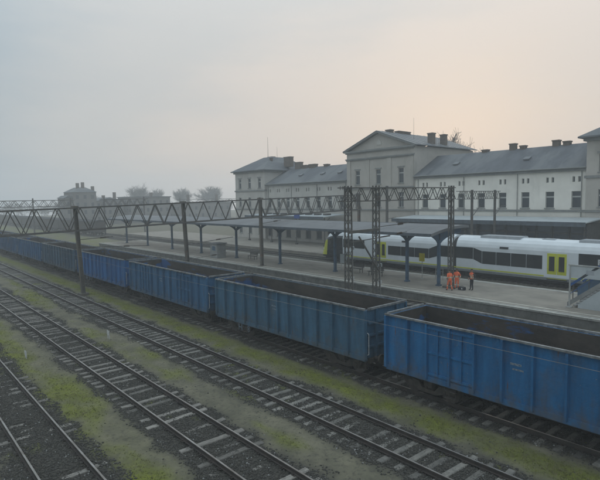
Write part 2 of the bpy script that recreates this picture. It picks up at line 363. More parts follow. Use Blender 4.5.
def scatter_grass(n):
    x = RNG.uniform(0, 18, n*8); y = 4 + 70*RNG.random(n*8)**1.6
    k = RNG.random(len(x)) < moss_at(x, y)**1.5; x, y = x[k][:n], y[k][:n]; n = len(x)
    z = ground_z(x, y); nb = 4
    x = np.repeat(x, nb)+RNG.normal(0,.02,n*nb); y = np.repeat(y, nb)+RNG.normal(0,.02,n*nb); z = np.repeat(z, nb)
    a = RNG.uniform(0, 6.28, n*nb); h = RNG.uniform(.012,.05,n*nb); w = RNG.uniform(.006,.014,n*nb); l = RNG.uniform(.01,.05,n*nb); b = RNG.uniform(0,6.28,n*nb)
    p0 = np.stack([x-np.cos(a)*w, y-np.sin(a)*w, z-.01], -1); p1 = np.stack([x+np.cos(a)*w, y+np.sin(a)*w, z-.01], -1); p2 = np.stack([x+np.cos(b)*l, y+np.sin(b)*l, z+h], -1)
    P = np.stack([p0,p1,p2],1).reshape(-1,3)
    return attach(bpy.data.objects.new('short_grass', np_mesh('short_grass', P, np.arange(len(P)).reshape(-1,3), ['grass'])), None)
tag(scatter_grass(26000), 'short mossy grass growing in strips between the tracks', 'grass', kind='stuff')

def dry_stalks(n):
    x = RNG.uniform(0, 18, n*12); y = 4 + 40*RNG.random(n*12)**1.4
    k = (RNG.random(len(x)) < .04+.5*moss_at(x, y)) & (ballast_at(x, y) < .6) & (fbm(x*.9, y*.9, 123) > .5); x, y = x[k][:n], y[k][:n]; n = len(x); z = ground_z(x, y)
    a = RNG.uniform(0, 6.28, n); h = RNG.uniform(.06,.24,n); w = .005; l = RNG.uniform(.02,.14,n); b = RNG.uniform(0,6.28,n)
    P = np.stack([np.stack([x-np.cos(a)*w, y-np.sin(a)*w, z-.01],-1), np.stack([x+np.cos(a)*w, y+np.sin(a)*w, z-.01],-1), np.stack([x+np.cos(b)*l, y+np.sin(b)*l, z+h],-1)],1).reshape(-1,3)
    return attach(bpy.data.objects.new('dry_stalks', np_mesh('dry_stalks', P, np.arange(len(P)).reshape(-1,3), ['straw'])), None)
tag(dry_stalks(9000), 'thin dry weed stalks standing between the tracks', 'weeds', kind='stuff')

# ---------------------------------------------------------------- tracks
def rail_profile():
    return [(-.07,-.15),(.07,-.15),(.07,-.138),(.014,-.12),(.012,-.045),(.036,-.034),(.036,-.006),(.03,0),(-.03,0),(-.036,-.006),(-.036,-.034),(-.012,-.045),(-.014,-.12),(-.07,-.138)]
def make_rail(xc, parent, y0=-60, y1=400):
    P = rail_profile(); n = len(P); ysr = np.arange(y0, y1+1, 20.)
    v = [(xc+a, y, b) for y in ysr for a, b in P]; f = []; mi = []
    for k in range(len(ysr)-1):
        for i in range(n):
            j = (i+1) % n; f.append((k*n+i, k*n+j, (k+1)*n+j, (k+1)*n+i)); mi.append(1 if i == 7 else 0)
    mb = MB(); mb.v = v; mb.f = f; mb.mi = mi
    return mb.build('rail', ['rail','railtop'], parent)
def sleeper_mesh(seed, material):
    rs = random.Random(seed); mb = MB(); L, w, h = 1.28, .12, .16
    secs = []
    for k in range(6):
        x = -L + 2*L*k/5 + (rs.uniform(-.02,.02)); dw = rs.uniform(-.012,.012); dz = rs.uniform(-.014,.004)
        secs.append([(x,-w+dw,-h),(x,w+dw,-h),(x,w+dw,-.03+dz),(x,w-.025+dw,dz),(x,-w+.025+dw,dz),(x,-w+dw,-.03+dz)])
    v = [p for s in secs for p in s]; n = 6
    f = [(k*n+i, k*n+(i+1)%n, (k+1)*n+(i+1)%n, (k+1)*n+i) for k in range(5) for i in range(n)] + [tuple(range(5,-1,-1)), tuple(range(30,36))]
    mb.add(v, f); return mb.mesh('sleeper', material)
SL = {m: [sleeper_mesh(i, m) for i in range(5)] for m in ('sleeper', 'sleeper_c')}
def track(key, label, y0, y1, material, ztop, zvar, gap, buried, fast_to=40):
    xc = TR[key]; t = empty('railway_track', (xc, (y0+y1)/2, -.2), label, 'railway track', 'tracks of the yard')
    make_rail(xc-.75, t); make_rail(xc+.75, t)
    y = y0; fm = MB(); rs = random.Random(hash(key) % 1000 + ord(key))
    while y < y1:
        z = ztop - abs(rs.gauss(0, zvar)) - (buried if rs.random() < .35 else 0)
        o = bpy.data.objects.new('sleeper', rs.choice(SL[material]))
        attach(o, t, Matrix.Translation((xc+rs.uniform(-.05,.05), y, z)) @ Matrix.Rotation(rs.gauss(0,.022), 4, 'Z') @ Matrix.Rotation(rs.gauss(0,.012), 4, 'Y'))
        if y < fast_to:
            for s in (-.75, .75):
                fm.box(xc+s-.13, xc+s+.13, y-.08, y+.08, -.158, -.142)
                for q in (-.095, .095): fm.box(xc+s+q-.02, xc+s+q+.02, y-.025, y+.025, -.142, -.105)
        y += gap*rs.uniform(.93, 1.07)
    if fm.v: tag(fm.build('rail_fastenings', 'rail', t), kind='stuff')
    return t
track('A', 'nearest track at the bottom left corner, its sleepers sunk in dark ballast', 1, 32, 'sleeper', -.165, .03, .64, .035)
track('B', 'second track from the bottom left, with weathered timber sleepers lying proud of the gravel', 2, 60, 'sleeper', -.148, .028, .63, .06)
track('C', 'third track with regular pale sleepers, running beside the green moss strip', 1, 90, 'sleeper_c', -.153, .02, .62, .03)
track('W', 'track under the rake of blue gondola wagons', -4, 112, 'sleeper_c', -.15, .015, .62, .015)
def plain_track(key, label):
    xc = TR[key]; t = empty('railway_track', (xc, 40, -.2), label, 'railway track', 'tracks of the yard')
    make_rail(xc-.75, t); make_rail(xc+.75, t); mb = MB()
    for k in range(330): y = -20 + k*.62; mb.box(xc-1.28, xc+1.28, y-.12, y+.12, -.3, -.152)
    tag(mb.build('sleepers_far', 'sleeper_c', t), kind='stuff')
plain_track('P', 'track along the near edge of the island platform, behind the blue wagons')
plain_track('E', 'empty track between the island platform and the white train')
plain_track('T', 'track the white and yellow train stands on')

# ---------------------------------------------------------------- gondola wagons
RIBS_A = [0,1.15,2.1,3.15,4.2,5.3,6.4,7.5,8.6,9.65,10.7,11.65,12.8]
RIBS_B = [0,1.05,2.1,3.2,4.35,5.5,6.4,7.3,8.45,9.6,10.7,11.75,12.8]
ZT, ZB = 3.37, 1.02
def gondola(ribs, doors, seed):
    """local frame: origin on rail level under the middle, y along the track, near side is -x"""
    rs = random.Random(seed); r = empty('gondola_wagon', (0,0,0)); HL = 6.4; hw = 1.40
    for s in (-1, 1):
        for i in range(len(ribs)-1):
            a, b = HL-ribs[i+1], HL-ribs[i]; isdoor = i in doors
            x0 = s*(hw-.03); x1 = s*(hw+.03) if not isdoor else s*(hw+.055)
            nm_ = 'side_door' if isdoor else 'side_panel'
            mb = MB().box(min(x0,x1), max(x0,x1), a+.012, b-.012, ZB+.1, ZT-.09)
            o = mb.build(nm_, 'paint', r)
            if isdoor:
                d = MB(); xx = s*(hw+.075)
                for zz in (ZB+.22, ZB+1.1, ZT-.25): d.box(min(xx-.02*s,xx+.03*s), max(xx-.02*s,xx+.03*s), a+.06, b-.06, zz-.045, zz+.045)
                d.bar((xx+.03*s,(a+b)/2,ZB+.2),(xx+.03*s,(a+b)/2,ZT-.3),.05,.05); d.build('door_bar', 'paint', o)
        for i, q in enumerate(ribs):
            yq = HL-q; w = .065 if 0 < i < len(ribs)-1 else .09
            x0, x1 = s*(hw+.031), s*(hw+.165)
            MB().prism([(x0, yq-w),(x0, yq+w),(x1, yq+w*.6),(x1, yq-w*.6)], 'z', ZB-.02, ZT-.1).build('rib', 'paint', r)
        x0, x1 = s*(hw+.06), s*(hw+.165)
        MB().box(min(x0,x1), max(x0,x1), -HL-.03, HL+.03, ZT-.075, ZT).build('top_rail', 'cope', r)
        x0, x1 = s*(hw-.12), s*(hw+.09)
        MB().box(min(x0,x1), max(x0,x1), -HL, HL, ZB-.12, ZB+.1).build('side_sill', 'paint', r)
        x0, x1 = s*(hw-.06), s*(hw-.034)
        MB().box(min(x0,x1), max(x0,x1), -HL+.08, HL-.08, 1.24, ZT-.09).build('inner_lining', 'inner', r)
    for e in (-1, 1):
        y0, y1 = e*(HL-.06), e*HL
        ew = MB().box(-hw+.035, hw-.035, min(y0,y1), max(y0,y1), ZB, ZT-.09).build('end_wall', 'paint', r)
        er = MB()
        for zz in (1.55, 2.1, 2.65): er.box(-hw+.1, hw-.1, min(y1, y1+e*.08), max(y1, y1+e*.08), zz-.05, zz+.05)
        for xx in (-.75, .75): er.box(xx-.06, xx+.06, min(y1, y1+e*.11), max(y1, y1+e*.11), ZB, ZT-.1)
        er.build('end_rib', 'paint', ew)
        y0, y1 = e*(HL-.1), e*(HL-.064)
        MB().box(-hw+.07, hw-.07, min(y0,y1), max(y0,y1), 1.24, ZT-.09).build('inner_lining', 'inner', r)
        y0, y1 = e*(HL+.01), e*(HL+.1)
        MB().box(-hw+.08, hw-.08, min(y0,y1), max(y0,y1), ZT-.092, ZT+.002).build('top_rail', 'cope', r)
        MB().box(-1.25, 1.25, min(e*(HL-.25), e*(HL+.12)), max(e*(HL-.25), e*(HL+.12)), .78, 1.0).build('headstock', 'under', r)
        for sx in (-1, 1):
            bf = MB().tube((sx*.875, e*(HL+.12), 1.0), (sx*.875, e*(HL+.44), 1.0), .09, .09, 10).tube((sx*.875, e*(HL+.44), 1.0), (sx*.875, e*(HL+.49), 1.0), .23, .22, 14)
            bf.build('buffer', 'under', r)
            st = MB().bar((sx*1.32, e*(HL-.12), .95), (sx*1.32, e*(HL-.12), .45), .03, .05).bar((sx*1.32, e*(HL-.5), .95), (sx*1.32, e*(HL-.5), .45), .03, .05).box(sx*1.32-.12, sx*1.32+.12, min(e*(HL-.08), e*(HL-.54)), max(e*(HL-.08), e*(HL-.54)), .42, .45)
            st.build('shunter_step', 'under', r)
            MB().tube((sx*1.40, e*(HL+.04), 1.2), (sx*1.40, e*(HL+.16), 1.25), .014, n=5).tube((sx*1.40, e*(HL+.16), 1.25), (sx*1.40, e*(HL+.16), 2.2), .014, n=5).tube((sx*1.40, e*(HL+.16), 2.2), (sx*1.40, e*(HL+.04), 2.25), .014, n=5).build('handrail', 'white_mark', r)
        MB().box(-.06, .06, min(e*(HL+.12), e*(HL+.6)), max(e*(HL+.12), e*(HL+.6)), .92, 1.02).tube((.3, e*(HL+.1), .9), (.22, e*(HL+.5), .55), .025, n=6).build('coupling', 'under', r)
    MB().box(-1.38, 1.38, -HL+.05, HL-.05, 1.12, 1.235).build('floor', 'under', r)
    fr = MB()
    for xx in (-.5, .5): fr.box(xx-.08, xx+.08, -HL+.2, HL-.2, .82, 1.118)
    for yy in (-2.6,-1.3,0,1.3,2.6): fr.box(-1.28, 1.28, yy-.06, yy+.06, .88, 1.117)
    fr.tube((-.45,-.9,.65), (-.45,.5,.65), .19, n=10).box(.25,.8,-.9,-.3,.5,.82).tube((0,-3.2,.6),(0,3.2,.6),.03,n=6)
    fr.build('underframe', 'under', r)
    for e in (-1, 1):
        yc = e*4.5; b = MB()
        for s in (-1, 1):
            b.prism([(yc-1.35,.62),(yc-1.1,.72),(yc-.5,.62),(yc-.3,.38),(yc+.3,.38),(yc+.5,.62),(yc+1.1,.72),(yc+1.35,.62),(yc+1.2,.42),(yc+.75,.36),(yc+.35,.22),(yc-.35,.22),(yc-.75,.36),(yc-1.2,.42)], 'x', s*1.0-.06, s*1.0+.06)
            for q in (-.14, 0, .14): b.tube((s*1.0, yc+q, .4), (s*1.0, yc+q, .62), .06, n=6)
        b.box(-1.1, 1.1, yc-.2, yc+.2, .5, .8)
        bo = b.build('bogie', 'under', r)
        for dy in (-.9, .9):
            wh = MB()
            for s in (-1, 1):
                wh.tube((s*.69, yc+dy, .46), (s*.82, yc+dy, .46), .455, .455, 20); wh.tube((s*.665, yc+dy, .46), (s*.69, yc+dy, .46), .485, .485, 20)
                wh.tube((s*.82, yc+dy, .46), (s*1.08, yc+dy, .46), .14, .12, 10)
            wh.tube((-.66, yc+dy, .46), (.66, yc+dy, .46), .08, n=8); wh.build('wheelset', 'wheel', bo)
    # side step under the door, brake wheel and hand holds painted pale
    sp = MB()
    for zz in (.45, .72): sp.box(-1.5,-1.3, 3.0, 3.5, zz, zz+.03)
    for yy in (3.02, 3.48): sp.bar((-1.4, yy, .45), (-1.4, yy, .95), .03, .04)
    sp.build('side_step', 'under', r)
    if not doors:
        bk = MB().bar((-1.47,2.85,.93),(-1.47,2.85,.5),.05,.03).bar((-1.47,3.55,.93),(-1.47,3.55,.45),.05,.03).bar((-1.47,3.85,.93),(-1.47,3.85,.45),.05,.03).build('brake_bracket', 'under', r)
        bw = MB()
        for zc in (.62, .80):
            for k in range(10):
                a0, a1 = k*math.pi/5, (k+1)*math.pi/5
                bw.tube((-1.5, 2.85+.085*math.cos(a0), zc+.085*math.sin(a0)), (-1.5, 2.85+.085*math.cos(a1), zc+.085*math.sin(a1)), .013, n=5)
        bw.build('brake_handle', 'faded', bk)
        MB().bar((-1.5,3.55,.5),(-1.5,3.55,.9),.03,.03).bar((-1.5,3.85,.5),(-1.5,3.85,.9),.03,.03).bar((-1.5,3.565,.68),(-1.5,3.835,.68),.03,.03).build('hand_hold', 'faded', bk)
    # faded stencils, too small to read
    xx = -hw-.036; yb = HL-ribs[5]-.25
    MB().box(xx, xx+.004, yb-.42, yb-.02, 2.42, 2.5).build('stencilled_marking', 'faded', r); MB().box(xx, xx+.004, yb-.5, yb-.1, 2.25, 2.31).build('stencilled_marking', 'faded', r)
    return r
PA = gondola(RIBS_A, (2, 3, 8, 9), 1); PB = gondola(RIBS_B, (), 2)
note_kids()
WAG = [  # blue, slate, ...
 ('A', (.02,.145,.33), 'bright blue gondola wagon nearest the camera, cut off by the right edge'),
 ('B', (.058,.142,.225), 'dull slate-blue gondola wagon, second from the right in the rake'),
 ('A', (.04,.135,.26), 'medium blue gondola wagon behind the middle gantry column, third from the right'),
 ('B', (.025,.14,.36), 'vivid blue gondola wagon fourth from the right, beside the rusty gantry column'),
 ('A', (.06,.115,.175), 'dull grey-blue gondola wagon just left of the rusty gantry column'),
 ('B', (.035,.125,.26), 'blue gondola wagon second from the left end of the picture'),
 ('A', (.04,.115,.235), 'blue gondola wagon at the left edge of the picture'),
 ('B', (.035,.11,.23), 'hazy blue gondola wagon farthest away, its top showing at the left edge')]
used = {'A': False, 'B': False}
for i, (k, c, lab) in enumerate(WAG):
    P = PA if k == 'A' else PB
    o = copy_tree(P) if used[k] else P; used[k] = True
    o.location = (TR['W'], 13.93 - 6.4 + 14.04*i, 0)
    tag(o, lab, 'wagon', 'gondola wagons of the long rake')
    def paint(q):
        for ch in q.children:
            h = .9 + .2*random.random(); ch.color = (c[0]*h, c[1]*h, c[2]*h, 1); paint(ch)
    o['_c'] = 0; del o['_c']
    bpy.context.view_layer.update(); paint(o)

# ---------------------------------------------------------------- island platform
PX0, PX1, PZ = 34.5, 43.2, .5
plat = MB().box(PX0+.62, PX1-.55, -30, 101, -.3, PZ-.004).build('island_platform', 'platform'); tag(plat, kind='structure')
MB().box(PX0+.06, PX0+.6, -30, 101, -.3, PZ-.13).build('platform_wall', 'face', plat)
MB().box(PX1-.53, PX1-.06, -30, 101, -.3, PZ-.13).build('platform_wall', 'face', plat)
es = [MB().box(0, .62, .008, .992, -.125, 0).mesh('edge_slab', 'edge')]
for k in range(105):
    attach(bpy.data.objects.new('edge_slab', es[0]), plat, Matrix.Translation((PX0, k-4, PZ + random.uniform(-.006,.004))))
for k in range(105):
    attach(bpy.data.objects.new('edge_slab', es[0]), plat, Matrix.Translation((PX1-.55, k-4, PZ + random.uniform(-.004,.004))))
ln = MB()
ln.box(PX0+.02, PX0+.14, -4, 101, PZ+.006, PZ+.0075); ln.build('edge_line', 'line', plat)
MB().box(PX0+1.05, PX0+1.17, -4, 101, PZ-.003, PZ+.004).build('safety_line', 'line', plat)
MB().box(PX1-.16, PX1-.04, -4, 101, PZ+.006, PZ+.0075).build('edge_line', 'line', plat)
sp_ = MB().box(51.1, 63.9, -40, 130, -.3, .3).build('station_platform', 'platform'); tag(sp_, kind='structure')

# canopy on blue columns
cn = empty('platform_canopy', (38.6, 60, PZ), 'long pale-roofed platform canopy carried on a row of blue columns', 'canopy')
CY0, CY1, CE0, CE1, CR = 25.0, 100.5, 36.15, 42.0, 39.0
prof = [(CE0, 5.14),(CE0, 5.28),(36.9,5.42),(38.0,5.60),(CR,5.72),(40.0,5.80),(41.2,5.82),(CE1,5.78),(CE1,5.64),(41.2,5.67),(40.0,5.65),(CR,5.57),(38.0,5.45),(36.9,5.27)]
rf = MB(); L9 = 9; nb = int((CY1-CY0)//3.0)
for k in range(nb):
    a = CY0+.02+k*3.0; MB().prism(prof, 'y', a, a+2.97).build('roof_section', 'canopy_roof', cn)
MB().box(CE0-.07, CE0-.003, CY0, CY0+nb*3.0, 5.02, 5.275).build('fascia', 'fascia', cn)
MB().box(CE1+.003, CE1+.07, CY0, CY0+nb*3.0, 5.54, 5.795).build('fascia', 'fascia', cn)
MB().prism([(CE0,5.04),(CE0,5.29),(36.9,5.43),(38,5.61),(CR,5.73),(40,5.81),(41.2,5.83),(CE1,5.79),(CE1,5.55),(41.2,5.58),(40,5.56),(CR,5.48),(38,5.36),(36.9,5.18)], 'y', CY0-.12, CY0+.0).build('end_fascia', 'canopy_roof', cn)
def canopy_column(y):
    mb = MB().box(38.3-.14, 38.3+.14, y-.1, y+.1, PZ, 4.6)
    mb.box(38.3-.22, 38.3+.22, y-.18, y+.18, PZ, PZ+.12)
    for s, xe in ((-1, CE0+.25), (1, CE1-.25)):
        pts = []
        for k in range(7):
            t = k/6; x = 38.3 + s*.1 + (xe-38.3-s*.1)*t; zl = 4.25 + .83*math.sin(t*math.pi/2)**.7
            pts.append((x, zl))
        def zr(x): return float(np.interp(x, [36.15,36.9,38,39,40,41.2,42], [5.1,5.24,5.42,5.54,5.62,5.64,5.61]))
        for k in range(6):
            (xa, za), (xb, zb) = pts[k], pts[k+1]
            ta, tb = max(zr(xa), za+.12), max(zr(xb), zb+.10)
            mb.add([(xa,y-.07,za),(xb,y-.07,zb),(xb,y-.07,tb),(xa,y-.07,ta),(xa,y+.07,za),(xb,y+.07,zb),(xb,y+.07,tb),(xa,y+.07,ta)],
                   [(0,1,2,3),(7,6,5,4),(0,4,5,1),(3,2,6,7),(0,3,7,4),(1,5,6,2)])
    mb.build('column', 'blue_col', cn)
for k in range(8): canopy_column(29.05 + 9.6*k)
canopy_column(25.6)
for k in range(7):
    y = 33.8+9.6*k
    MB().box(38.8,39.2,y-.6,y+.6,5.28,5.36).tube((39,y,5.36),(39,y,5.6),.02,n=5).build('strip_lamp', 'white_post', cn)

# ---------------------------------------------------------------- overhead line gantries
def truss(g, p0, p1, zb0, zt0, zb1, zt1, y, depth, n, cw, dw, material, first_down=False):
    """box truss from x=p0 to p1 at given y: four chords and zigzag bracing, each member an object"""
    X = lambda t: p0+(p1-p0)*t; B = lambda t: zb0+(zb1-zb0)*t; T = lambda t: zt0+(zt1-zt0)*t
    for s in (-1, 1):
        yy = y+s*depth/2
        bar_obj('chord', (p0,yy,B(0)), (p1,yy,B(1)), cw, cw, material, g); bar_obj('chord', (p0,yy,T(0)), (p1,yy,T(1)), cw, cw, material, g)
        for k in range(n):
            t0, t1 = k/n, (k+1)/n; e = .0 if s < 0 else .95/n
            a0, a1 = min(t0+e*.6,1), min(t1+e*.6,1)
            q = (k + first_down) % 2
            A = (X(a0), yy, B(a0) if q == 0 else T(a0)); C = (X(a1), yy, T(a1) if q == 0 else B(a1))
            if a1 > a0: bar_obj('brace', A, C, dw, dw, material, g)
    for k in range(0, n+1, 2):
        t = k/n
        bar_obj('cross_tie', (X(t), y-depth/2, T(t)), (X(t), y+depth/2, T(t)), dw, dw, material, g); bar_obj('cross_tie', (X(t), y-depth/2, B(t)), (X(t), y+depth/2, B(t)), dw, dw, material, g)
def solid_column(g, x, y, ztop, lean=(0,0), w=.31, z0=-.25):
    mb = MB()
    a, b = Vector((x+lean[0], y, z0)), Vector((x, y, ztop))
    for s in (-1, 1): mb.bar(a+Vector((s*w/2,0,0)), b+Vector((s*w*.42,0,0)), .045, .32, upv=(0,1,0))
    mb.bar(a, b, w*.9, .05, upv=(0,1,0))
    for k in range(1, 9):
        t = k/9; P = a.lerp(b, t); mb.box(P.x-w*.5, P.x+w*.5, y-.13, y+.13, P.z-.025, P.z+.025)
    mb.box(x-w*.75, x+w*.75, y-.3, y+.3, ztop-.02, ztop+.12)
    mb.box(x+lean[0]-.4, x+lean[0]+.4, y-.4, y+.4, z0-.05, z0+.22)
    return mb.build('column', 'col_rust', g)
GY = 48.6
G1 = empty('overhead_line_gantry', (30, GY, 0), 'long rusty lattice gantry crossing all the tracks on slender columns', 'gantry')
truss(G1, 2.5, 53, 5.52, 7.62, 6.86, 8.92, GY, .9, 54, .12, .07, 'steel')
for x, lean in ((14.6,(.38,0)), (25.55,(.42,0)), (35.72,(.05,0)), (53,(0,0)), (2.5,(0,0))):
    solid_column(G1, x, GY, 7.62+(8.92-7.62)*(x-2.5)/50.5+.06, lean, z0=-.25 if x < 34 else .3)
# cantilever arms with insulators on the columns
def arm(g, a, b, r=.035):
    a, b = Vector(a), Vector(b)
    mb = MB().tube(a, b, r, n=6); o = mb.build('cantilever_arm', 'steel', g)
    i = MB(); d = (b-a).normalized()
    for k in range(7): P = a.lerp(b, .62) + d*(k*.085); i.tube(P, P+d*.045, .085, .07, 8)
    i.build('insulator', 'insul', o)
arm(G1, (25.75,GY-.2,3.75), (31.6,GY-.2,4.25)); arm(G1, (14.9,GY-.2,4.3), (21.4,GY-.2,4.0)); arm(G1, (14.7,GY-.2,5.0), (17.9,GY-.2,5.1))
arm(G1, (25.6,GY-.2,2.15), (30.7,GY-.2,2.5), .025); arm(G1, (35.8,GY-.2,5.6), (38.6,GY-.2,5.9))
# lattice masts
def lattice_mast(g, x, y, z0, z1, w=.38, n=17, name='lattice_mast', base=True):
    o = MB()
    for sx in (-1,1):
        for sy in (-1,1): o.bar((x+sx*w/2, y+sy*w/2, z0), (x+sx*w*.42, y+sy*w*.42, z1), (.075), .075)
    if base: o.box(x-.5, x+.5, y-.5, y+.5, z0-.2, z0+.14)
    o = o.build(name, 'steel', g); br = MB(); h = (z1-z0)/n
    for k in range(n):
        za, zb = z0+k*h, z0+(k+1)*h; t = 1-.16*k/n; q = w/2*t
        s = 1 if k % 2 else -1
        for sy in (-1,1): br.bar((x-s*q, y+sy*q, za), (x+s*q, y+sy*q, zb), .03, .03)
        for sx in (-1,1): br.bar((x+sx*q, y-s*q, za), (x+sx*q, y+s*q, zb), .03, .03)
    tag(br.build('lacing', 'steel', o), kind='stuff')
    return o
Y2 = 24.35
G2 = empty('overhead_line_gantry', (30, Y2, 0), 'nearer lattice gantry on three latticed masts, in front of the pedimented block', 'gantry')
lattice_mast(G2, 25.45, Y2, -.2, 9.25); lattice_mast(G2, 28.4, Y2, -.2, 9.3); lattice_mast(G2, 38.25, Y2, PZ, 9.35, .34)
truss(G2, 24.7, 38.5, 8.18, 9.12, 8.22, 9.18, Y2, .5, 22, .07, .045, 'steel')
bar_obj('diagonal_strut', (26.2,Y2-.3,5.7), (28.4,Y2-.3,3.0), .09, .09, 'steel', G2)
bar_obj('cross_arm', (25.2,Y2-.32,6.05), (28.3,Y2-.32,6.1), .22, .2, 'steel', G2)
bar_obj('cross_arm', (25.4,Y2-.32,5.35), (29.6,Y2-.32,5.55), .06, .06, 'steel', G2)
arm(G2, (28.5,Y2-.35,6.3), (31.8,Y2-.35,6.45), .03); arm(G2, (28.5,Y2-.35,5.55), (31.6,Y2-.35,5.75), .025)
G3 = empty('overhead_line_gantry', (53, 30.5, 0), 'small lattice gantry on two slim posts behind the white train', 'gantry')
truss(G3, 49.2, 58.2, 8.12, 9.0, 8.12, 9.0, 30.5, .4, 18, .06, .04, 'steel')
for x in (52.1, 57.25):
    mb = MB().bar((x,30.5,.3), (x,30.5,9.15), .2, .24); mb.box(x-.25,x+.25,30.25,30.75,.3,.45); mb.build('post', 'steel', G3)
for x in (52.1, 57.25):
    bar_obj('bracket', (x,30.4,6.2), (x+1.6,30.4,7.3), .05, .05, 'steel', G3); bar_obj('bracket', (x+1.4,30.4,7.2), (x+2.6,30.4,7.25), .05, .05, 'steel', G3)
P1 = empty('overhead_line_mast', (52.6, 43.2, .3), 'single steel mast with wire brackets in front of the pediment, behind the canopy', 'mast')
MB().bar((52.6,43.2,.3), (52.6,43.2,10.0), .24, .26).box(52.3,52.9,42.9,43.5,.3,.5).build('post', 'steel', P1)
for zz in (8.6, 7.9, 5.6, 4.6): bar_obj('bracket', (52.6,43.1,zz), (54.4 if zz < 7 else 53.6,43.1,zz+.2), .06, .06, 'steel', P1)
for gi, (ya, x0, x1, lab) in enumerate(((150, 14, 45, 'faint far lattice gantry above the left end of the long gantry'), (135, 47, 60, 'small faint lattice gantry far off beside the hazy house'), (185, 95, 135, 'faint thin gantry in the haze left of the station tower'))):
    g = empty('overhead_line_gantry', (x0, ya, 0), lab, 'gantry')
    truss(g, x0, x1, 7.5, 9.2, 7.6, 9.3, ya, .8, 26 if gi == 0 else 12, .2, .12, 'steel')
    for x in np.linspace(x0+1, x1-1, 4 if gi == 0 else 2): MB().bar((x,ya,-.2),(x,ya,9.9),.3,.3).build('post', 'steel', g)
# contact wires
def wire(key, lab, z=5.45):
    mb = MB(); x = TR[key]; pts = [(x + (.25 if k % 2 else -.25), -30+26.2*k, z) for k in range(10)]
    for a, b in zip(pts[:-1], pts[1:]): mb.tube(a, b, .0045, n=5, cap=False)
    tag(mb.build('contact_wire', 'wire'), lab, 'wire', 'contact wires')
wire('B', 'thin contact wire hanging over the second track, crossing the blue wagon sides')

# ---------------------------------------------------------------- station building
SB = empty('station_building', (64, 54, 0), 'long nineteenth-century station building with a pedimented centre, two wings and corner towers', 'building')
def facade(y0, y1, z0, z1, x, ops, material, name='wall', depth=.32):
    """front wall facing -x with real openings (ya,yb,za,zb)"""
    mb = MB(); Ys = sorted({y0, y1, *[v for o in ops for v in o[:2]]}); Zs = sorted({z0, z1, *[v for o in ops for v in o[2:4]]})
    for a, b in zip(Ys[:-1], Ys[1:]):
        for c, d in zip(Zs[:-1], Zs[1:]):
            my, mz = (a+b)/2, (c+d)/2
            if any(o[0] < my < o[1] and o[2] < mz < o[3] for o in ops): continue
            mb.add([(x,a,c),(x,b,c),(x,b,d),(x,a,d)], [(0,1,2,3)])
    for a, b, c, d in [o[:4] for o in ops]:
        X2 = x+depth
        mb.add([(x,a,c),(x,b,c),(x,b,d),(x,a,d),(X2,a,c),(X2,b,c),(X2,b,d),(X2,a,d)], [(0,1,5,4),(1,2,6,5),(2,3,7,6),(3,0,4,7)])
    return mb.build(name, material, SB)
def window(x, a, b, c, d, transom=None, mull=True, sill=True, fm='frame', nm_='window', head=False):
    fr = MB(); xf = x+.2; t = .05
    fr.box(xf,xf+.07,a,a+t,c,d).box(xf,xf+.07,b-t,b,c,d).box(xf,xf+.07,a+t,b-t,c,c+t).box(xf,xf+.07,a+t,b-t,d-t,d)
    if mull: fr.box(xf+.005,xf+.065,(a+b)/2-.035,(a+b)/2+.035,c+t,d-t)
    if transom: fr.box(xf-.03,xf+.075,a+t,b-t,transom-.09,transom+.09)
    o = fr.build(nm_, fm, SB)
    MB().box(xf+.03,xf+.045,a+.01,b-.01,c+.01,d-.01).build('pane', 'glass', o)
    if sill: MB().box(x-.12,x+.1,a-.1,b+.1,c-.12,c-.002).build('sill', 'trim', o)
    if head: MB().box(x-.10,x+.02,a-.18,b+.18,d+.12,d+.3).build('hood', 'trim', o)
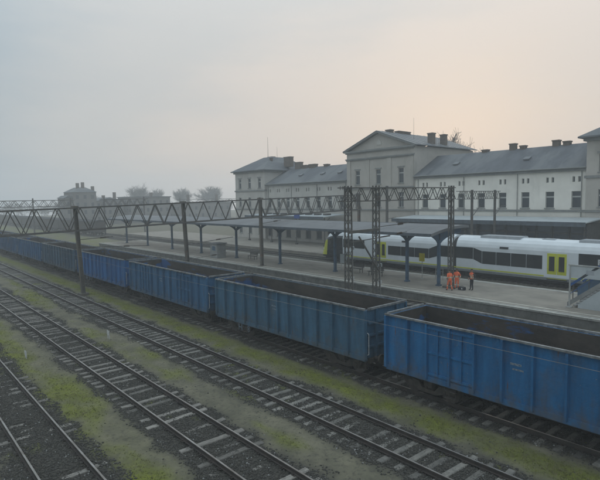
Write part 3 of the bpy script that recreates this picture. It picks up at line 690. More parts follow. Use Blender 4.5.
def wing(y0, y1, x, wy, wall, tag_roof):
    ops = []
    for y in wy:
        ops.append((y-.52, y+.52, 6.85, 8.85)); ops += [(y-.47, y-.17, 9.95, 10.6), (y+.17, y+.47, 9.95, 10.6)]
        ops.append((y-.75, y+.75, .9, 4.0))
    facade(y0, y1, 0, 11.5, x, ops, wall)
    for y in wy:
        window(x, y-.52, y+.52, 6.85, 8.85, transom=8.2, mull=False)
        window(x, y-.47, y-.17, 9.95, 10.6, mull=False, sill=False); window(x, y+.17, y+.47, 9.95, 10.6, mull=False, sill=False)
        window(x, y-.75, y+.75, .9, 4.0, transom=3.1, fm='dark_wood', nm_='door')
    b = MB(); b.add([(x,y0,0),(76,y0,0),(76,y0,11.5),(70,y0,14.7),(x,y0,11.5)], [(0,1,2,3,4)]); b.add([(x,y1,0),(76,y1,0),(76,y1,11.5),(70,y1,14.7),(x,y1,11.5)], [(0,1,2,3,4)]); b.add([(76,y0,0),(76,y1,0),(76,y1,11.5),(76,y0,11.5)], [(0,1,2,3)])
    b.build('wall', wall, SB)
    for yp in np.linspace(y0+.6, y1-.6, 4): MB().tube((x-.09,yp,5.8),(x-.09,yp,6.37),.05,n=6).tube((x-.09,yp,6.63),(x-.09,yp,11.2),.05,n=6).build('downpipe', 'trim', SB)
    MB().box(x-.14, x+.02, y0, y1, 6.38, 6.62).build('string_course', 'trim', SB); MB().box(x-.3, x+.02, y0, y1, 11.22, 11.5).build('cornice', 'trim', SB)
    r = MB(); e = x-.5
    r.add([(e,y0,11.5),(70,y0,14.85),(76.6,y0,11.4),(e,y0,11.66),(70,y0,15.0),(76.6,y0,11.55)]+[(e,y1,11.5),(70,y1,14.85),(76.6,y1,11.4),(e,y1,11.66),(70,y1,15.0),(76.6,y1,11.55)],
          [(3,4,10,9),(4,5,11,10),(0,3,9,6),(0,6,7,1),(1,7,8,2),(2,8,11,5),(0,1,4,3),(1,2,5,4),(6,9,10,7),(7,10,11,8)])
    ro = r.build('roof', 'slate', SB)
    MB().tube((e-.05,y0,11.6),(e-.05,y1,11.6),.09,n=6).build('gutter', 'trim', ro)
    return ro
rW = wing(22.75, 47.1, 64.1, [23.95+3.05*k for k in range(8)], 'wall_pale', 0)
lW = wing(61.2, 84.8, 64.1, [62.9+3.0*k for k in range(8)], 'wall_mid', 1)
def chimney(x, y, z0, z1, wx, wy, roof):
    mb = MB().box(x-wx/2,x+wx/2,y-wy/2,y+wy/2,z0,z1-.22).box(x-wx/2-.07,x+wx/2+.07,y-wy/2-.07,y+wy/2+.07,z1-.22,z1-.06)
    mb.build('chimney', 'brick', roof)
for y, z1, w in ((38.85,15.35,.9),(34.65,15.85,.85),(33.2,15.45,.75),(28.75,15.75,.85),(27.4,15.5,.85)): chimney(70, y, 14.2, z1, .7, w, rW)
for y, z1, w in ((81.2,16.35,1.8),(79.1,15.6,1.4),(76.7,15.65,1.9),(72.7,15.4,1.0)): chimney(70, y, 14.2, z1, .8, w, lW)
def skylight(y, roof, t=.45):
    x = 63.6+(70-63.6)*t; z = 11.66+(15.0-11.66)*t
    MB().prism([(x-.35,z-.1),(x+.4,z+.28),(x+.36,z+.42),(x-.4,z+.06)], 'y', y-.4, y+.4).build('skylight', 'roof_metal', roof)
for y in (65.5, 70.2, 76.5): skylight(y, lW)
for y in (31.0, 41.5): skylight(y, rW)
# centre block
cx, cy0, cy1 = 63.75, 47.1, 61.2; ym = (cy0+cy1)/2
cw = [49.55, 54.15, 58.7]
ops = [(y-.5,y+.5,10.75,13.05) for y in cw] + [(y-.5,y+.5,6.95,9.3) for y in cw] + [(y-1.0,y+1.0,.4,4.2) for y in cw]
facade(cy0, cy1, 0, 16.3, cx, ops, 'wall_grey')
for y in cw:
    window(cx,y-.5,y+.5,10.75,13.05,transom=12.3,head=True,mull=False); window(cx,y-.5,y+.5,6.95,9.3,transom=8.6); window(cx,y-1,y+1,.4,4.2,transom=3.2,fm='dark_wood',nm_='door')
b = MB(); D = 80.6
b.add([(cx,cy0,0),(D,cy0,0),(D,cy0,16.3),(cx,cy0,16.3)], [(0,1,2,3)]).add([(cx,cy1,0),(D,cy1,0),(D,cy1,16.3),(cx,cy1,16.3)], [(0,1,2,3)]).add([(D,cy0,0),(D,cy1,0),(D,cy1,16.3),(D,ym,18.9),(D,cy0,16.3)], [(0,1,2,3,4)])
b.build('wall', 'wall_grey', SB)
MB().add([(cx+.25,cy0,16.3),(cx+.25,cy1,16.3),(cx+.25,ym,19.0)], [(0,1,2)]).build('tympanum', 'wall_grey', SB)
for za, zb, pr in ((16.15,16.42,.42),(15.98,16.15,.25),(14.95,15.15,.28),(14.78,14.95,.15),(9.95,10.2,.2),(6.38,6.62,.18)):
    MB().box(cx-pr, cx+.01, cy0-pr*.5, cy1+pr*.5, za, zb).build('cornice', 'trim', SB)
for y in (cy0+.5, 51.85, 56.45, cy1-.5): MB().box(cx-.12, cx+.01, y-.42, y+.42, 10.2, 14.78).build('pilaster', 'wall_grey', SB)
MB().prism([(ym+.55,17.05),(ym+.4,17.6),(ym,17.95),(ym-.4,17.6),(ym-.55,17.05)], 'x', cx+.17, cx+.249).build('emblem', 'wall_mid', SB)
for s, ye in ((-1, cy0-.5), (1, cy1+.5)):
    bar_obj('raking_cornice', (cx-.2, ye, 16.36), (cx-.2, ym, 19.16), .5, .3, 'trim', SB)
r = MB(); e0, e1 = cy0-.55, cy1+.55
for ya, yb in ((e0, ym), (e1, ym)):
    r.add([(cx-.5,ya,16.5),(cx-.5,yb,19.32),(D+.4,yb,19.32),(D+.4,ya,16.5),(cx-.5,ya,16.36),(cx-.5,yb,19.18),(D+.4,yb,19.18),(D+.4,ya,16.36)], [(0,1,2,3),(7,6,5,4),(0,4,5,1),(2,6,7,3),(0,3,7,4)])
cR = r.build('roof', 'roof_metal', SB)
for k in range(9):
    x = cx+1+k*1.9
    for ya in (e0, e1): bar_obj('standing_seam', (x,ya,16.52), (x,ym,19.34), .03, .035, 'roof_metal', cR)
chimney(66.7,54.2,18.9,19.75,.9,1.0,cR); chimney(70.2,54.2,18.9,19.7,3.2,.9,cR); chimney(69.6,48.0,16.6,18.75,.9,.9,cR); chimney(73.0,48.0,16.6,18.75,.8,.9,cR)
MB().tube((67.6,50,17.4),(67.6,50,21.2),.03,.015,5).build('aerial', 'steel', cR)
rr = MB()
for k in range(7): rr.tube((70.4+k*.55,47.6,16.8),(70.4+k*.55,47.6,17.8),.02,n=4)
rr.tube((70.4,47.6,17.8),(73.7,47.6,17.8),.025,n=4); rr.build('roof_railing', 'steel', cR)
# corner towers
def tower(y0, y1, wall, zev):
    x0, x1 = 63.5, 77.5; n = 3; wy = [y0+(y1-y0)*(k+.5)/n for k in range(n)]
    ops = [(y-.5,y+.5,11.0,13.0) for y in wy]+[(y-.5,y+.5,7.0,9.0) for y in wy]+[(y-.6,y+.6,1.2,4.2) for y in wy]
    facade(y0, y1, 0, zev, x0, ops, wall)
    for y in wy:
        window(x0,y-.5,y+.5,11.0,13.0,transom=12.3,head=True,mull=False); window(x0,y-.5,y+.5,7.0,9.0,transom=8.3); window(x0,y-.6,y+.6,1.2,4.2,transom=3.2)
    b = MB()
    for y in (y0, y1): b.add([(x0,y,0),(x1,y,0),(x1,y,zev),(x0,y,zev)], [(0,1,2,3)])
    b.add([(x1,y0,0),(x1,y1,0),(x1,y1,zev),(x1,y0,zev)], [(0,1,2,3)]).build('wall', wall, SB)
    for za, zb, pr in ((10.3,10.6,.16),(6.38,6.62,.14),(zev-.35,zev-.003,.3)):
        q = MB().box(x0-pr,x0+.01,y0-pr,y1+pr,za,zb); q.box(x0+.012,x1,y0-pr,y0+.01,za,zb); q.box(x0+.012,x1,y1-.01,y1+pr,za,zb); q.build('string_course', 'trim', SB)
    o = .75; zr = zev+3.3; r = MB(); ya, yb = y0+4.2, y1-4.2
    r.add([(x0-o,y0-o,zev),(x1+o,y0-o,zev),(x1+o,y1+o,zev),(x0-o,y1+o,zev),(68.5,ya,zr),(72.5,ya,zr),(72.5,yb,zr),(68.5,yb,zr),(x0-o,y0-o,zev+.18),(x1+o,y0-o,zev+.18),(x1+o,y1+o,zev+.18),(x0-o,y1+o,zev+.18)],
      [(0,1,2,3),(8,9,5,4),(9,10,6,5),(10,11,7,6),(11,8,4,7),(4,5,6,7),(0,8,9,1),(1,9,10,2),(2,10,11,3),(3,11,8,0)])
    return r.build('roof', 'slate', SB)
tL = tower(84.8, 95.7, 'wall_mid', 14.6); tR = tower(11.8, 22.7, 'wall_grey', 14.9)
chimney(69.5,90.0,17.0,18.1,.9,1.6,tL); chimney(70,84.6,15.5,17.7,1.0,2.1,tL); chimney(66.5,93.5,15.6,16.6,.5,.6,tL); chimney(67.5,87.5,16.6,17.6,.5,.5,tL)
MB().tube((69,90.6,17.4),(69,90.6,22.4),.05,.025,5).build('aerial', 'steel', tL); MB().tube((69,87.3,17.4),(69,87.3,20.0),.03,.015,5).build('aerial', 'steel', tL)
# platform-side canopies of the building
def veranda_shade(y0, y1):  # dark timber and glass put the shade under the canopy into the colour
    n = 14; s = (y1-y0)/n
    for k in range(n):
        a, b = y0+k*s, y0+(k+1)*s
        o = MB().box(59.3,59.42,a+.02,b-.02,.3,1.5).box(59.3,59.42,a+.02,a+.14,1.5,5.3).box(59.3,59.42,b-.14,b-.02,1.5,5.3).box(59.3,59.42,a+.14,b-.14,4.0,4.2).box(59.3,59.42,a+.14,b-.14,5.1,5.3).build('veranda_shade_panel', 'dark_wood', SB)
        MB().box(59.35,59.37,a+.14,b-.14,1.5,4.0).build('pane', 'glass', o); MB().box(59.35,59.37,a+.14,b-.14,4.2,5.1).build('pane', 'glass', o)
    MB().box(59.44,63.9,y0+.1,y0+.22,.3,5.2).build('veranda_shade_end', 'dark_wood', SB)
def wall_canopy(y0, y1, roofm):
    MB().add([(58.2,y0,5.42),(63.6,y0,5.75),(63.6,y1,5.75),(58.2,y1,5.42),(58.2,y0,5.3),(63.6,y0,5.63),(63.6,y1,5.63),(58.2,y1,5.3)], [(0,1,2,3),(7,6,5,4),(0,4,5,1),(1,5,6,2),(2,6,7,3),(3,7,4,0)]).build('canopy_roof', roofm, SB)
    MB().box(58.1,58.19,y0,y1,4.95,5.44).build('canopy_fascia', 'fascia', SB)
    n = int((y1-y0)//6)
    for k in range(n+1):
        y = y0+.4+(y1-y0-.8)*k/n
        MB().tube((58.9,y,.3),(58.9,y,5.2),.1,.08,10).box(58.7,59.1,y-.2,y+.2,.3,.6).bar((58.9,y,4.2),(60.2,y,5.2),.08,.08).build('canopy_post', 'dark_wood', SB)
wall_canopy(20.7, 46.9, 'panel'); wall_canopy(61.5, 84.5, 'panel')
veranda_shade(20.9, 46.7)
for k in range(8):
    y = 63.5+2.4*k; MB().box(60.6,61.5,y-.55,y+.55,5.58,5.86).build('roof_light', 'dark_wood', SB)
MB().box(58.02,58.095,67.4,68.9,5.05,5.75).build('name_board', 'blue_sign', SB)
for k in range(5):
    y = 26+4.6*k; MB().tube((60.8,y,5.4),(60.8,y,4.7),.02,n=5).box(60.5,61.1,y-.14,y+.14,4.58,4.7).build('lamp', 'white_post', SB)

# ---------------------------------------------------------------- multiple unit train
TX = TR['T']
T = empty('passenger_train', (TX, 30, 0), 'white passenger train with yellow doors and yellow nose beyond the platform', 'train')
prof = [(-1.32,.45),(-1.44,.75),(-1.44,3.16),(-1.36,3.45),(-1.22,3.75),(-.92,4.05),(-.5,4.2),(0,4.25)]
prof = prof + [(-a, b) for a, b in prof[-2::-1]]
def side_x(z):
    P = prof[:8]
    for (a, za), (b, zb) in zip(P[:-1], P[1:]):
        if za <= z <= zb: return a+(b-a)*(z-za)/(zb-za)
    return -1.4
def car(y0, y1):
    mb = MB(); n = len(prof)
    v = [(TX+a, y, b) for y in (y0, y1) for a, b in prof]
    for i in range(n-1):
        zc = (prof[i][1]+prof[i+1][1])/2
        mb.add([v[i], v[i+1], v[n+i+1], v[n+i]], [(0,1,2,3)], 1 if zc > 3.6 else 0)
    mb.add(v[:n], [tuple(range(n))]); mb.add(v[n:], [tuple(range(n))]); mb.add([v[0],v[n-1],v[2*n-1],v[n]], [(0,1,2,3)])
    return mb.build('car_body', ['t_white','t_white'], T)
cars = [(30.4,47.0),(13.2,29.9),(-4.0,12.7)]
for a, b in cars: car(a, b)
for y in (30.15, 12.95): MB().prism([(TX+a*.9, .5+(b-.5)*.94) for a, b in prof], 'y', y-.26, y+.26).build('gangway', 't_dark', T)
# nose: sections shrinking towards the tip
secs = [(47.02,1,0.0),(48.2,.99,.02),(49.3,.96,.10),(50.2,.90,.28),(50.9,.80,.52),(51.4,.66,.78),(51.6,.5,.9)]
mb = MB(); n = len(prof); rows = []
for y, w, drop in secs:
    rows.append([(TX+a*w, y + (-.9*max(0,(b-1.2))/3*drop*1.1), max(.45, .45+(b-.45)*(1-.38*drop))) for a, b in prof])
for k in range(len(rows)-1):
    for i in range(n-1):
        q = [rows[k][i], rows[k][i+1], rows[k+1][i+1], rows[k+1][i]]; zc = sum(p[2] for p in q)/4; yc = sum(p[1] for p in q)/4
        mi = 0
        if zc > 1.75 and zc < 3.35 and yc > 47.0: mi = 1
        elif zc <= 1.75 and zc > .8 and yc > 47.0: mi = 2
        elif zc <= .8: mi = 3
        mb.add(q, [(0,1,2,3)], mi)
mb.add(rows[-1], [tuple(range(n))], 2)
mb.build('nose', ['t_white','t_glass','t_yellow','t_dark'], T, smooth=True)
for s in (-.55, .55): MB().tube((TX+s*1.2,51.05,1.35),(TX+s*1.2,51.52,1.35),.11,n=10).build('headlight', 'panel', T)
def side_poly(pts, name, material, off=.012, th=.03, parent=None):
    """thin plate following the body side; pts are (y, z)"""
    mb = MB(); v = [(TX+side_x(z)-off, y, z) for y, z in pts] + [(TX+side_x(z)+th, y, z) for y, z in pts]; n = len(pts)
    mb.add(v, [tuple(range(n))] + [(i,(i+1)%n,n+(i+1)%n,n+i) for i in range(n)])
    return mb.build(name, material, parent or T)
def band(ya, yb, za, zb, cha=0, chb=0):
    P = [(ya,za),(yb,za),(yb,zb),(ya,zb)]
    o = side_poly(P, 'window', 't_glass')
    return o
# windows: low floors and raised floors over the bogies, joined by slanted steps; each pane between pillars
def panes(y0, y1, z0, z1, w=1.75):
    n = max(1, round((y1-y0)/w)); s = (y1-y0)/n
    for k in range(n): band(y0+k*s+.02, y0+(k+1)*s-.02, z0, z1)
panes(43.1, 46.9, 1.95, 3.05); panes(33.4, 39.3, 1.5, 2.6); panes(27.9, 32.2, 1.85, 3.05); panes(20.75, 26.9, 1.45, 2.75); panes(13.6, 17.6, 1.95, 3.15); panes(2, 12.2, 1.5, 2.75)
side_poly([(32.22,1.85),(33.38,1.5),(33.38,2.6),(32.22,3.05)], 'window', 't_glass'); side_poly([(26.92,1.45),(27.88,1.85),(27.88,3.05),(26.92,2.75)], 'window', 't_glass')
side_poly([(20.6,.78),(46.9,.78),(46.9,.9),(20.6,.9)], 'stripe', 't_yellow'); side_poly([(-3.9,.78),(18.3,.78),(18.3,.9),(-3.9,.9)], 'stripe', 't_yellow')
side_poly([(13.3,.46),(46.9,.46),(46.9,.70),(13.3,.70)], 'skirt', 't_grey')
def tdoor(yc, z0=.62, z1=3.0, w=.86):
    for s in (-1, 1):
        a, b = sorted((yc+s*.02, yc+s*w)); zm = 1.6
        d = side_poly([(a,z0),(b,z0),(b,zm),(b,z1),(a,z1),(a,zm)], 'door', 't_yellow', off=.03)
        side_poly([(a+.17,1.35),(b-.17,1.35),(b-.17,2.72),(a+.17,2.72)], 'door_pane', 't_glass', off=.04, parent=d)
    side_poly([(yc-w-.05,.52),(yc+w+.05,.52),(yc+w+.05,.60),(yc-w-.05,.60)], 'door_sill', 't_dark', off=.06)
tdoor(19.45); tdoor(40.4, w=.8)
side_poly([(24.1,3.12),(25.0,3.12),(25.0,3.32),(24.1,3.32)], 'destination_display', 't_dark', off=.03)
side_poly([(36.3,3.12),(37.2,3.12),(37.2,3.32),(36.3,3.32)], 'destination_display', 't_dark', off=.03)
# small white pictogram on the glass right of the doors
pg = MB(); x = TX+side_x(2.6)-.03
pg.box(x,x+.006,15.86,16.0,2.25,2.75).box(x,x+.006,15.6,15.86,2.65,2.75).box(x,x+.006,15.6,15.86,2.45,2.53).box(x,x+.006,15.6,15.68,2.53,2.65); pg.build('pictogram', 'white_mark', T)
for y0, y1, h, w in ((44.5,46.2,.2,.7),(36.0,39.2,.24,.85),(31.2,32.6,.16,.7),(23.2,27.4,.24,.9),(14.2,17.8,.22,.85),(20.0,21.2,.14,.6),(5,9,.24,.9)):
    MB().prism([(TX-w,4.0),(TX-w*.92,4.1+h),(TX+w*.92,4.1+h),(TX+w,4.0)], 'y', y0, y1).build('roof_unit', 't_grey', T)
pn = MB()
for s in (-.45,.45): pn.tube((TX+s,33.4,4.45),(TX+s*.9,35.2,4.55),.03,n=5)
pn.tube((TX-.8,35.2,4.6),(TX+.8,35.2,4.6),.03,n=5).tube((TX-.8,34.9,4.6),(TX+.8,34.9,4.6),.03,n=5).box(TX-.5,TX+.5,33.2,33.5,4.1,4.45); pn.build('pantograph', 't_dark', T)
for yc in (44.6, 30.15, 12.95):
    b = MB()
    for s in (-1,1): b.box(TX+s*1.08-.08, TX+s*1.08+.08, yc-1.7, yc+1.7, .32, .58)
    b.box(TX-1, TX+1, yc-.3, yc+.3, .3, .5)
    bo = b.build('bogie', 't_dark', T)
    for dy in (-1.2, 1.2):
        wh = MB()
        for s in (-1,1): wh.tube((TX+s*.69,yc+dy,.42),(TX+s*.83,yc+dy,.42),.42,n=18)
        wh.tube((TX-.7,yc+dy,.42),(TX+.7,yc+dy,.42),.08,n=8); wh.build('wheelset', 'wheel', bo)
MB().box(TX-1.15,TX+1.15,33.2,42.2,.22,.5).box(TX-1.15,TX+1.15,15.2,27.8,.22,.5).box(TX-1.1,TX+1.1,47.0,50.6,.2,.46).build('underfloor_equipment', 't_dark', T)

# ---------------------------------------------------------------- footbridge stair at the right
ST = empty('footbridge_stair', (37.8, 14.4, PZ), 'covered stair with blue handrail climbing from the platform at the right edge', 'stair')
sy, sx0, sx1 = 13.95, 37.2, 39.6; NST, rise, go = 36, .172, .205
for k in range(NST):
    MB().box(sx0+.12, sx1-.12, sy-(k+1)*go-.03, sy-k*go, PZ+(k+1)*rise-.06, PZ+(k+1)*rise).build('step', 'concrete', ST)
for x in (sx0, sx1-.1):
    y1, z1 = sy-NST*go, PZ+NST*rise
    MB().add([(x,sy+.35,PZ),(x+.1,sy+.35,PZ),(x+.1,y1,z1-.28),(x,y1,z1-.28),(x,sy+.35,PZ+.34),(x+.1,sy+.35,PZ+.34),(x+.1,y1,z1+.1),(x,y1,z1+.1)],
        [(0,1,2,3),(4,5,6,7),(0,1,5,4),(1,2,6,5),(2,3,7,6),(3,0,4,7)]).build('stringer', 'concrete', ST)
    xr = x+.05
    bar_obj('handrail', (xr,sy+.2,PZ+1.55), (xr,y1,z1+1.35), .14, .16, 'stair_blue', ST)
    bar_obj('handrail', (xr,sy+.2,PZ+.95), (xr,y1,z1+.75), .05, .05, 'stair_blue', ST)
    for k in range(0, NST, 5):
        y = sy-k*go; z = PZ+k*rise; bar_obj('rail_post', (xr,y,z+.3), (xr,y,z+1.7), .05, .05, 'steel', ST)
    mb = MB()
    mb.add([(xr-.01,sy-.3,PZ+.62),(xr+.01,sy-.3,PZ+.62),(xr+.01,y1,z1+.35),(xr-.01,y1,z1+.35),(xr-.01,sy-.3,PZ+1.5),(xr+.01,sy-.3,PZ+1.5),(xr+.01,y1,z1+1.15),(xr-.01,y1,z1+1.15)],
        [(0,1,2,3),(4,5,6,7),(0,1,5,4),(1,2,6,5),(2,3,7,6),(3,0,4,7)]); mb.build('infill_panel', 'blue_col', ST)
MB().box(sx0-.02, sx0+.02, 9.0, 14.2, 2.62, 3.45).build('side_panel', 'panel', ST)
MB().box(sx0-.06, sx0+.06, 9.0, 14.25, 3.45, 3.53).build('panel_rail', 'white_post', ST)
MB().box(sx0-.026, sx0-.021, 12.6, 13.1, 2.9, 3.2).build('notice', 't_grey', ST)
for y in (14.15, 10.5): MB().tube((sx0,y,PZ),(sx0,y,3.45),.06,n=10).box(sx0-.18,sx0+.18,y-.18,y+.18,PZ,PZ+.05).build('panel_post', 'white_post', ST)
MB().add([(sx0+.02,13.6,PZ),(sx0+.06,13.6,PZ),(sx0+.06,8.0,PZ),(sx0+.02,8.0,PZ),(sx0+.02,13.6,PZ+.25),(sx0+.06,13.6,PZ+.25),(sx0+.06,8.0,PZ+4.9),(sx0+.02,8.0,PZ+4.9)],
    [(0,1,2,3),(4,5,6,7),(0,1,5,4),(1,2,6,5),(2,3,7,6),(3,0,4,7)]).build('under_stair_wall', 'panel', ST)
MB().box(sx0,sx1,sy-NST*go-2.4,sy-NST*go,PZ+NST*rise-.3,PZ+NST*rise).box(sx0+.2,sx0+.5,5.0,5.3,PZ,PZ+NST*rise-.3).box(sx1-.5,sx1-.2,5.0,5.3,PZ,PZ+NST*rise-.3).build('landing', 'concrete', ST)

# ---------------------------------------------------------------- people
def person(loc, rz, label, joints, vest):
    """one continuous skinned body; joints: dict of positions in the person's own frame (x right, y forward)"""
    root = empty('person', loc, label, 'person'); J = joints
    verts, edges, rad = [], [], []
    def v(p, r, link=None):
        verts.append(p); rad.append(r)
        if link is not None: edges.append((link, len(verts)-1))
        return len(verts)-1
    pel = v((0,0,.96), .15); sp1 = v((0,J['lean']*.4,1.14), .135, pel); ch = v((0,J['lean']*.8,1.34), .165, sp1); nk0 = v((0,J['lean'],1.47), .085, ch); nk = v((0,J['lean']+.01,1.53), .055, nk0)
    h1 = v((0,J['lean']+.03,1.60), .085, nk); h2 = v((0,J['lean']+.025,1.69), .098, h1); v((0,J['lean']+.015,1.755), .07, h2)
    for s in (-1, 1):
        k = 'l' if s < 0 else 'r'; kn, ft = J[k+'knee'], J[k+'foot']
        hp = v((s*.1,0,.88), .105, pel); kk = v(kn, .07, hp); cf = v(tuple(Vector(kn).lerp(Vector(ft), .35)), .066, kk); an = v(ft, .05, cf)
        he = v((ft[0], ft[1]+.02, .045), .047, an); v((ft[0]+s*.02, ft[1]+.17, .035), .04, he)
        shd = v((s*.19,J['lean']*.95,1.41), .075, ch); e_, h_ = J[k+'elbow'], J[k+'hand']
        ee = v(e_, .052, shd); ww = v(tuple(Vector(e_).lerp(Vector(h_), .86)), .036, ee)
        d = (Vector(h_)-Vector(e_)).normalized(); side = d.cross(Vector((s,0,.2))).normalized(); P = Vector(h_)
        pm = v(tuple(P), .038, ww)
        for q, ln in ((-.03,.075),(-.01,.09),(.012,.085),(.032,.065)):
            a = v(tuple(P+d*.03+side*q), .011, pm); b_ = v(tuple(P+d*(.03+ln*.55)+side*q), .010, a); v(tuple(P+d*(.03+ln)+side*q+Vector((-s*.02,0,0))), .008, b_)
        a = v(tuple(P-d*.01-side*.035), .012, pm); v(tuple(P+d*.04-side*.065), .010, a)
    me = bpy.data.meshes.new('person_cage'); me.from_pydata(verts, edges, [])
    o = bpy.data.objects.new('person_cage', me); COL.objects.link(o)
    sk = o.modifiers.new('skin', 'SKIN'); sk.use_smooth_shade = True
    for i, d in enumerate(me.skin_vertices[0].data): d.radius = (rad[i]*(1.0), rad[i]*(.78 if i in (pel, sp1, ch) else 1)); d.use_root = (i == 0)
    sb = o.modifiers.new('sub', 'SUBSURF'); sb.levels = 1; sb.render_levels = 1
    dg = bpy.context.evaluated_depsgraph_get(); em = bpy.data.meshes.new_from_object(o.evaluated_get(dg)); bpy.data.objects.remove(o)
    em.name = 'body'; em.materials.clear()
    for mname in ('skin','orange','reflect','navy','boots'): em.materials.append(M[mname])
    hands = [Vector(J['lhand']), Vector(J['rhand'])]
    for f in em.polygons:
        c = f.center; mi = 1; arm_ = abs(c.x) > .235 or (abs(c.y-J['lean']) > .24 and c.z > .85)
        if c.z > 1.515: mi = 0
        elif min((c-h).length for h in hands) < .13 and c.z < 1.45: mi = 0
        elif c.z < .1: mi = 4
        elif c.z < .93: mi = 3 if vest else 1
        elif vest and arm_: mi = 3
        if mi == 1 or (mi == 3 and False):
            if 1.08 < c.z < 1.15 or (.36 < c.z < .43) or (1.24 < c.z < 1.3 and not arm_ and vest): mi = 2
        f.material_index = mi; f.use_smooth = True
    wm = Matrix.Translation(loc) @ Matrix.Rotation(rz, 4, 'Z')
    root.matrix_basis = wm; W[root.name] = wm
    attach(bpy.data.objects.new('body', em), root, wm)
    ly = J['lean']
    def head_part(name, mbx, material): mbx.build(name, material, root, wm, smooth=True)
    def ball(c, r, z0=-1, n=10, m=7):
        mb = MB(); rows = []
        for j in range(m+1):
            t = math.pi*j/m; rows.append([(c[0]+r[0]*math.sin(t)*math.cos(a), c[1]+r[1]*math.sin(t)*math.sin(a), c[2]+r[2]*max(z0, math.cos(t))) for a in [2*math.pi*i/n for i in range(n)]])
        for j in range(m):
            for i in range(n): mb.add([rows[j][i], rows[j][(i+1)%n], rows[j+1][(i+1)%n], rows[j+1][i]], [(0,1,2,3)])
        return mb
    if vest is not None:
        head_part('hair', ball((0,ly+.0,1.70), (.098,.108,.105), -.15), 'hair')
    for s in (-1,1):
        head_part('ear', ball((s*.092,ly+.015,1.665), (.014,.025,.034)), 'skin'); head_part('eye', ball((s*.034,ly+.112,1.685), (.014,.009,.009)), 'boots')
    head_part('nose', MB().add([(-.014,ly+.11,1.645),(.014,ly+.11,1.645),(0,ly+.145,1.648),(0,ly+.112,1.70)], [(0,1,2),(0,2,3),(1,3,2),(0,3,1)]), 'skin')
    head_part('mouth', MB().box(-.026,.026,ly+.096,ly+.112,1.612,1.622), 'navy')
    return root
stand = dict(lean=.03, lknee=(-.12,.03,.5), lfoot=(-.14,0,.09), rknee=(.12,.04,.5), rfoot=(.15,.02,.09), lelbow=(-.30,-.03,1.15), lhand=(-.30,.14,.95), relbow=(.30,-.02,1.15), rhand=(.26,.2,1.0))
walk = dict(lean=.06, lknee=(-.11,.16,.51), lfoot=(-.12,.2,.09), rknee=(.11,0,.5), rfoot=(.13,-.16,.1), lelbow=(-.29,-.08,1.16), lhand=(-.25,.1,1.0), relbow=(.30,.06,1.15), rhand=(.2,.26,1.08))
hips = dict(lean=.0, lknee=(-.1,.02,.5), lfoot=(-.13,0,.09), rknee=(.1,.02,.5), rfoot=(.12,.03,.09), lelbow=(-.36,-.1,1.2), lhand=(-.2,.06,1.02), relbow=(.29,.02,1.15), rhand=(.27,.12,.9))
person((37.0,23.62,PZ), R(-20), 'worker in full orange suit standing with back to the tracks, in front of the other', walk, False)
person((37.95,23.55,PZ), R(100), 'worker in orange suit half hidden behind the front worker on the platform', stand, False)
person((38.45,22.45,PZ), R(70), 'worker in orange vest and dark trousers standing apart by the white train', hips, True)
# tool bag on the platform
tb = empty('tool_bag', (37.9,23.05,PZ), 'small dark tool bag lying on the platform between the workers', 'bag')
def rounded(mb, x0,x1,y0,y1,z0,z1,c=.05):
    return mb.prism([(x0,z0),(x1,z0),(x1,z1-c),(x1-c,z1),(x0+c,z1),(x0,z1-c)], 'y', y0, y1)
rounded(MB(), 37.75,38.05,22.75,23.3,PZ,PZ+.28,.08).build('body', 'navy', tb)
hn = MB()
for k in range(6):
    a, b = math.pi*k/6, math.pi*(k+1)/6; hn.tube((37.9,23.02+.13*math.cos(a),PZ+.27+.12*math.sin(a)),(37.9,23.02+.13*math.cos(b),PZ+.27+.12*math.sin(b)),.012,n=5)
hn.build('handle', 'navy', tb); MB().box(37.72,37.749,22.9,23.0,PZ+.08,PZ+.2).build('tag', 'white_mark', tb)

# ---------------------------------------------------------------- platform furniture
def bench(x, y, label):
    b = empty('platform_bench', (x,y,PZ), label, 'bench')
    for k in range(4): MB().box(x-.22+.12*k, x-.12+.12*k, y-.9, y+.9, PZ+.42, PZ+.46).build('seat_slat', 'dark_wood', b)
    for k in range(3): MB().box(x+.27, x+.31, y-.9, y+.9, PZ+.55+.14*k, PZ+.66+.14*k).build('back_slat', 'dark_wood', b)
    for yy in (y-.7, y+.7): MB().box(x-.2,x-.14,yy-.03,yy+.03,PZ,PZ+.42).box(x+.2,x+.265,yy-.03,yy+.03,PZ,PZ+.95).box(x-.139,x+.199,yy-.025,yy+.025,PZ+.37,PZ+.415).build('leg', 'steel', b)
bench(39.4, 36.6, 'slatted bench on the platform between the two latticed masts')
bench(38.8, 33.4, 'slatted bench on the platform left of the blue column')
bench(38.9, 55.0, 'far slatted bench on the platform near the pale booth')
def board(x, y, z0, z1, w, material, label, name='sign_board', cat='sign'):
    b = empty(name, (x,y,PZ), label, cat)
    for yy in ((y-w*.4, y+w*.4) if w > .7 else (y,)): MB().tube((x,yy,PZ),(x,yy,z1),.035,n=8).box(x-.12,x+.12,yy-.12,yy+.12,PZ,PZ+.03).build('post', 'white_post', b)
    MB().box(x-.075,x-.036,y-w/2,y+w/2,z0,z1).build('board', material, b); MB().box(x-.08,x-.03,y-w/2-.03,y+w/2+.03,z1,z1+.04).build('frame', 'steel', b)
board(40.6, 29.0, 2.2, 3.0, .62, 'yellow_sign', 'yellow timetable board on a thin post right of the blue column')
board(39.6, 38.6, 1.3, 2.3, 1.0, 'panel', 'pale notice board standing left of the latticed masts')
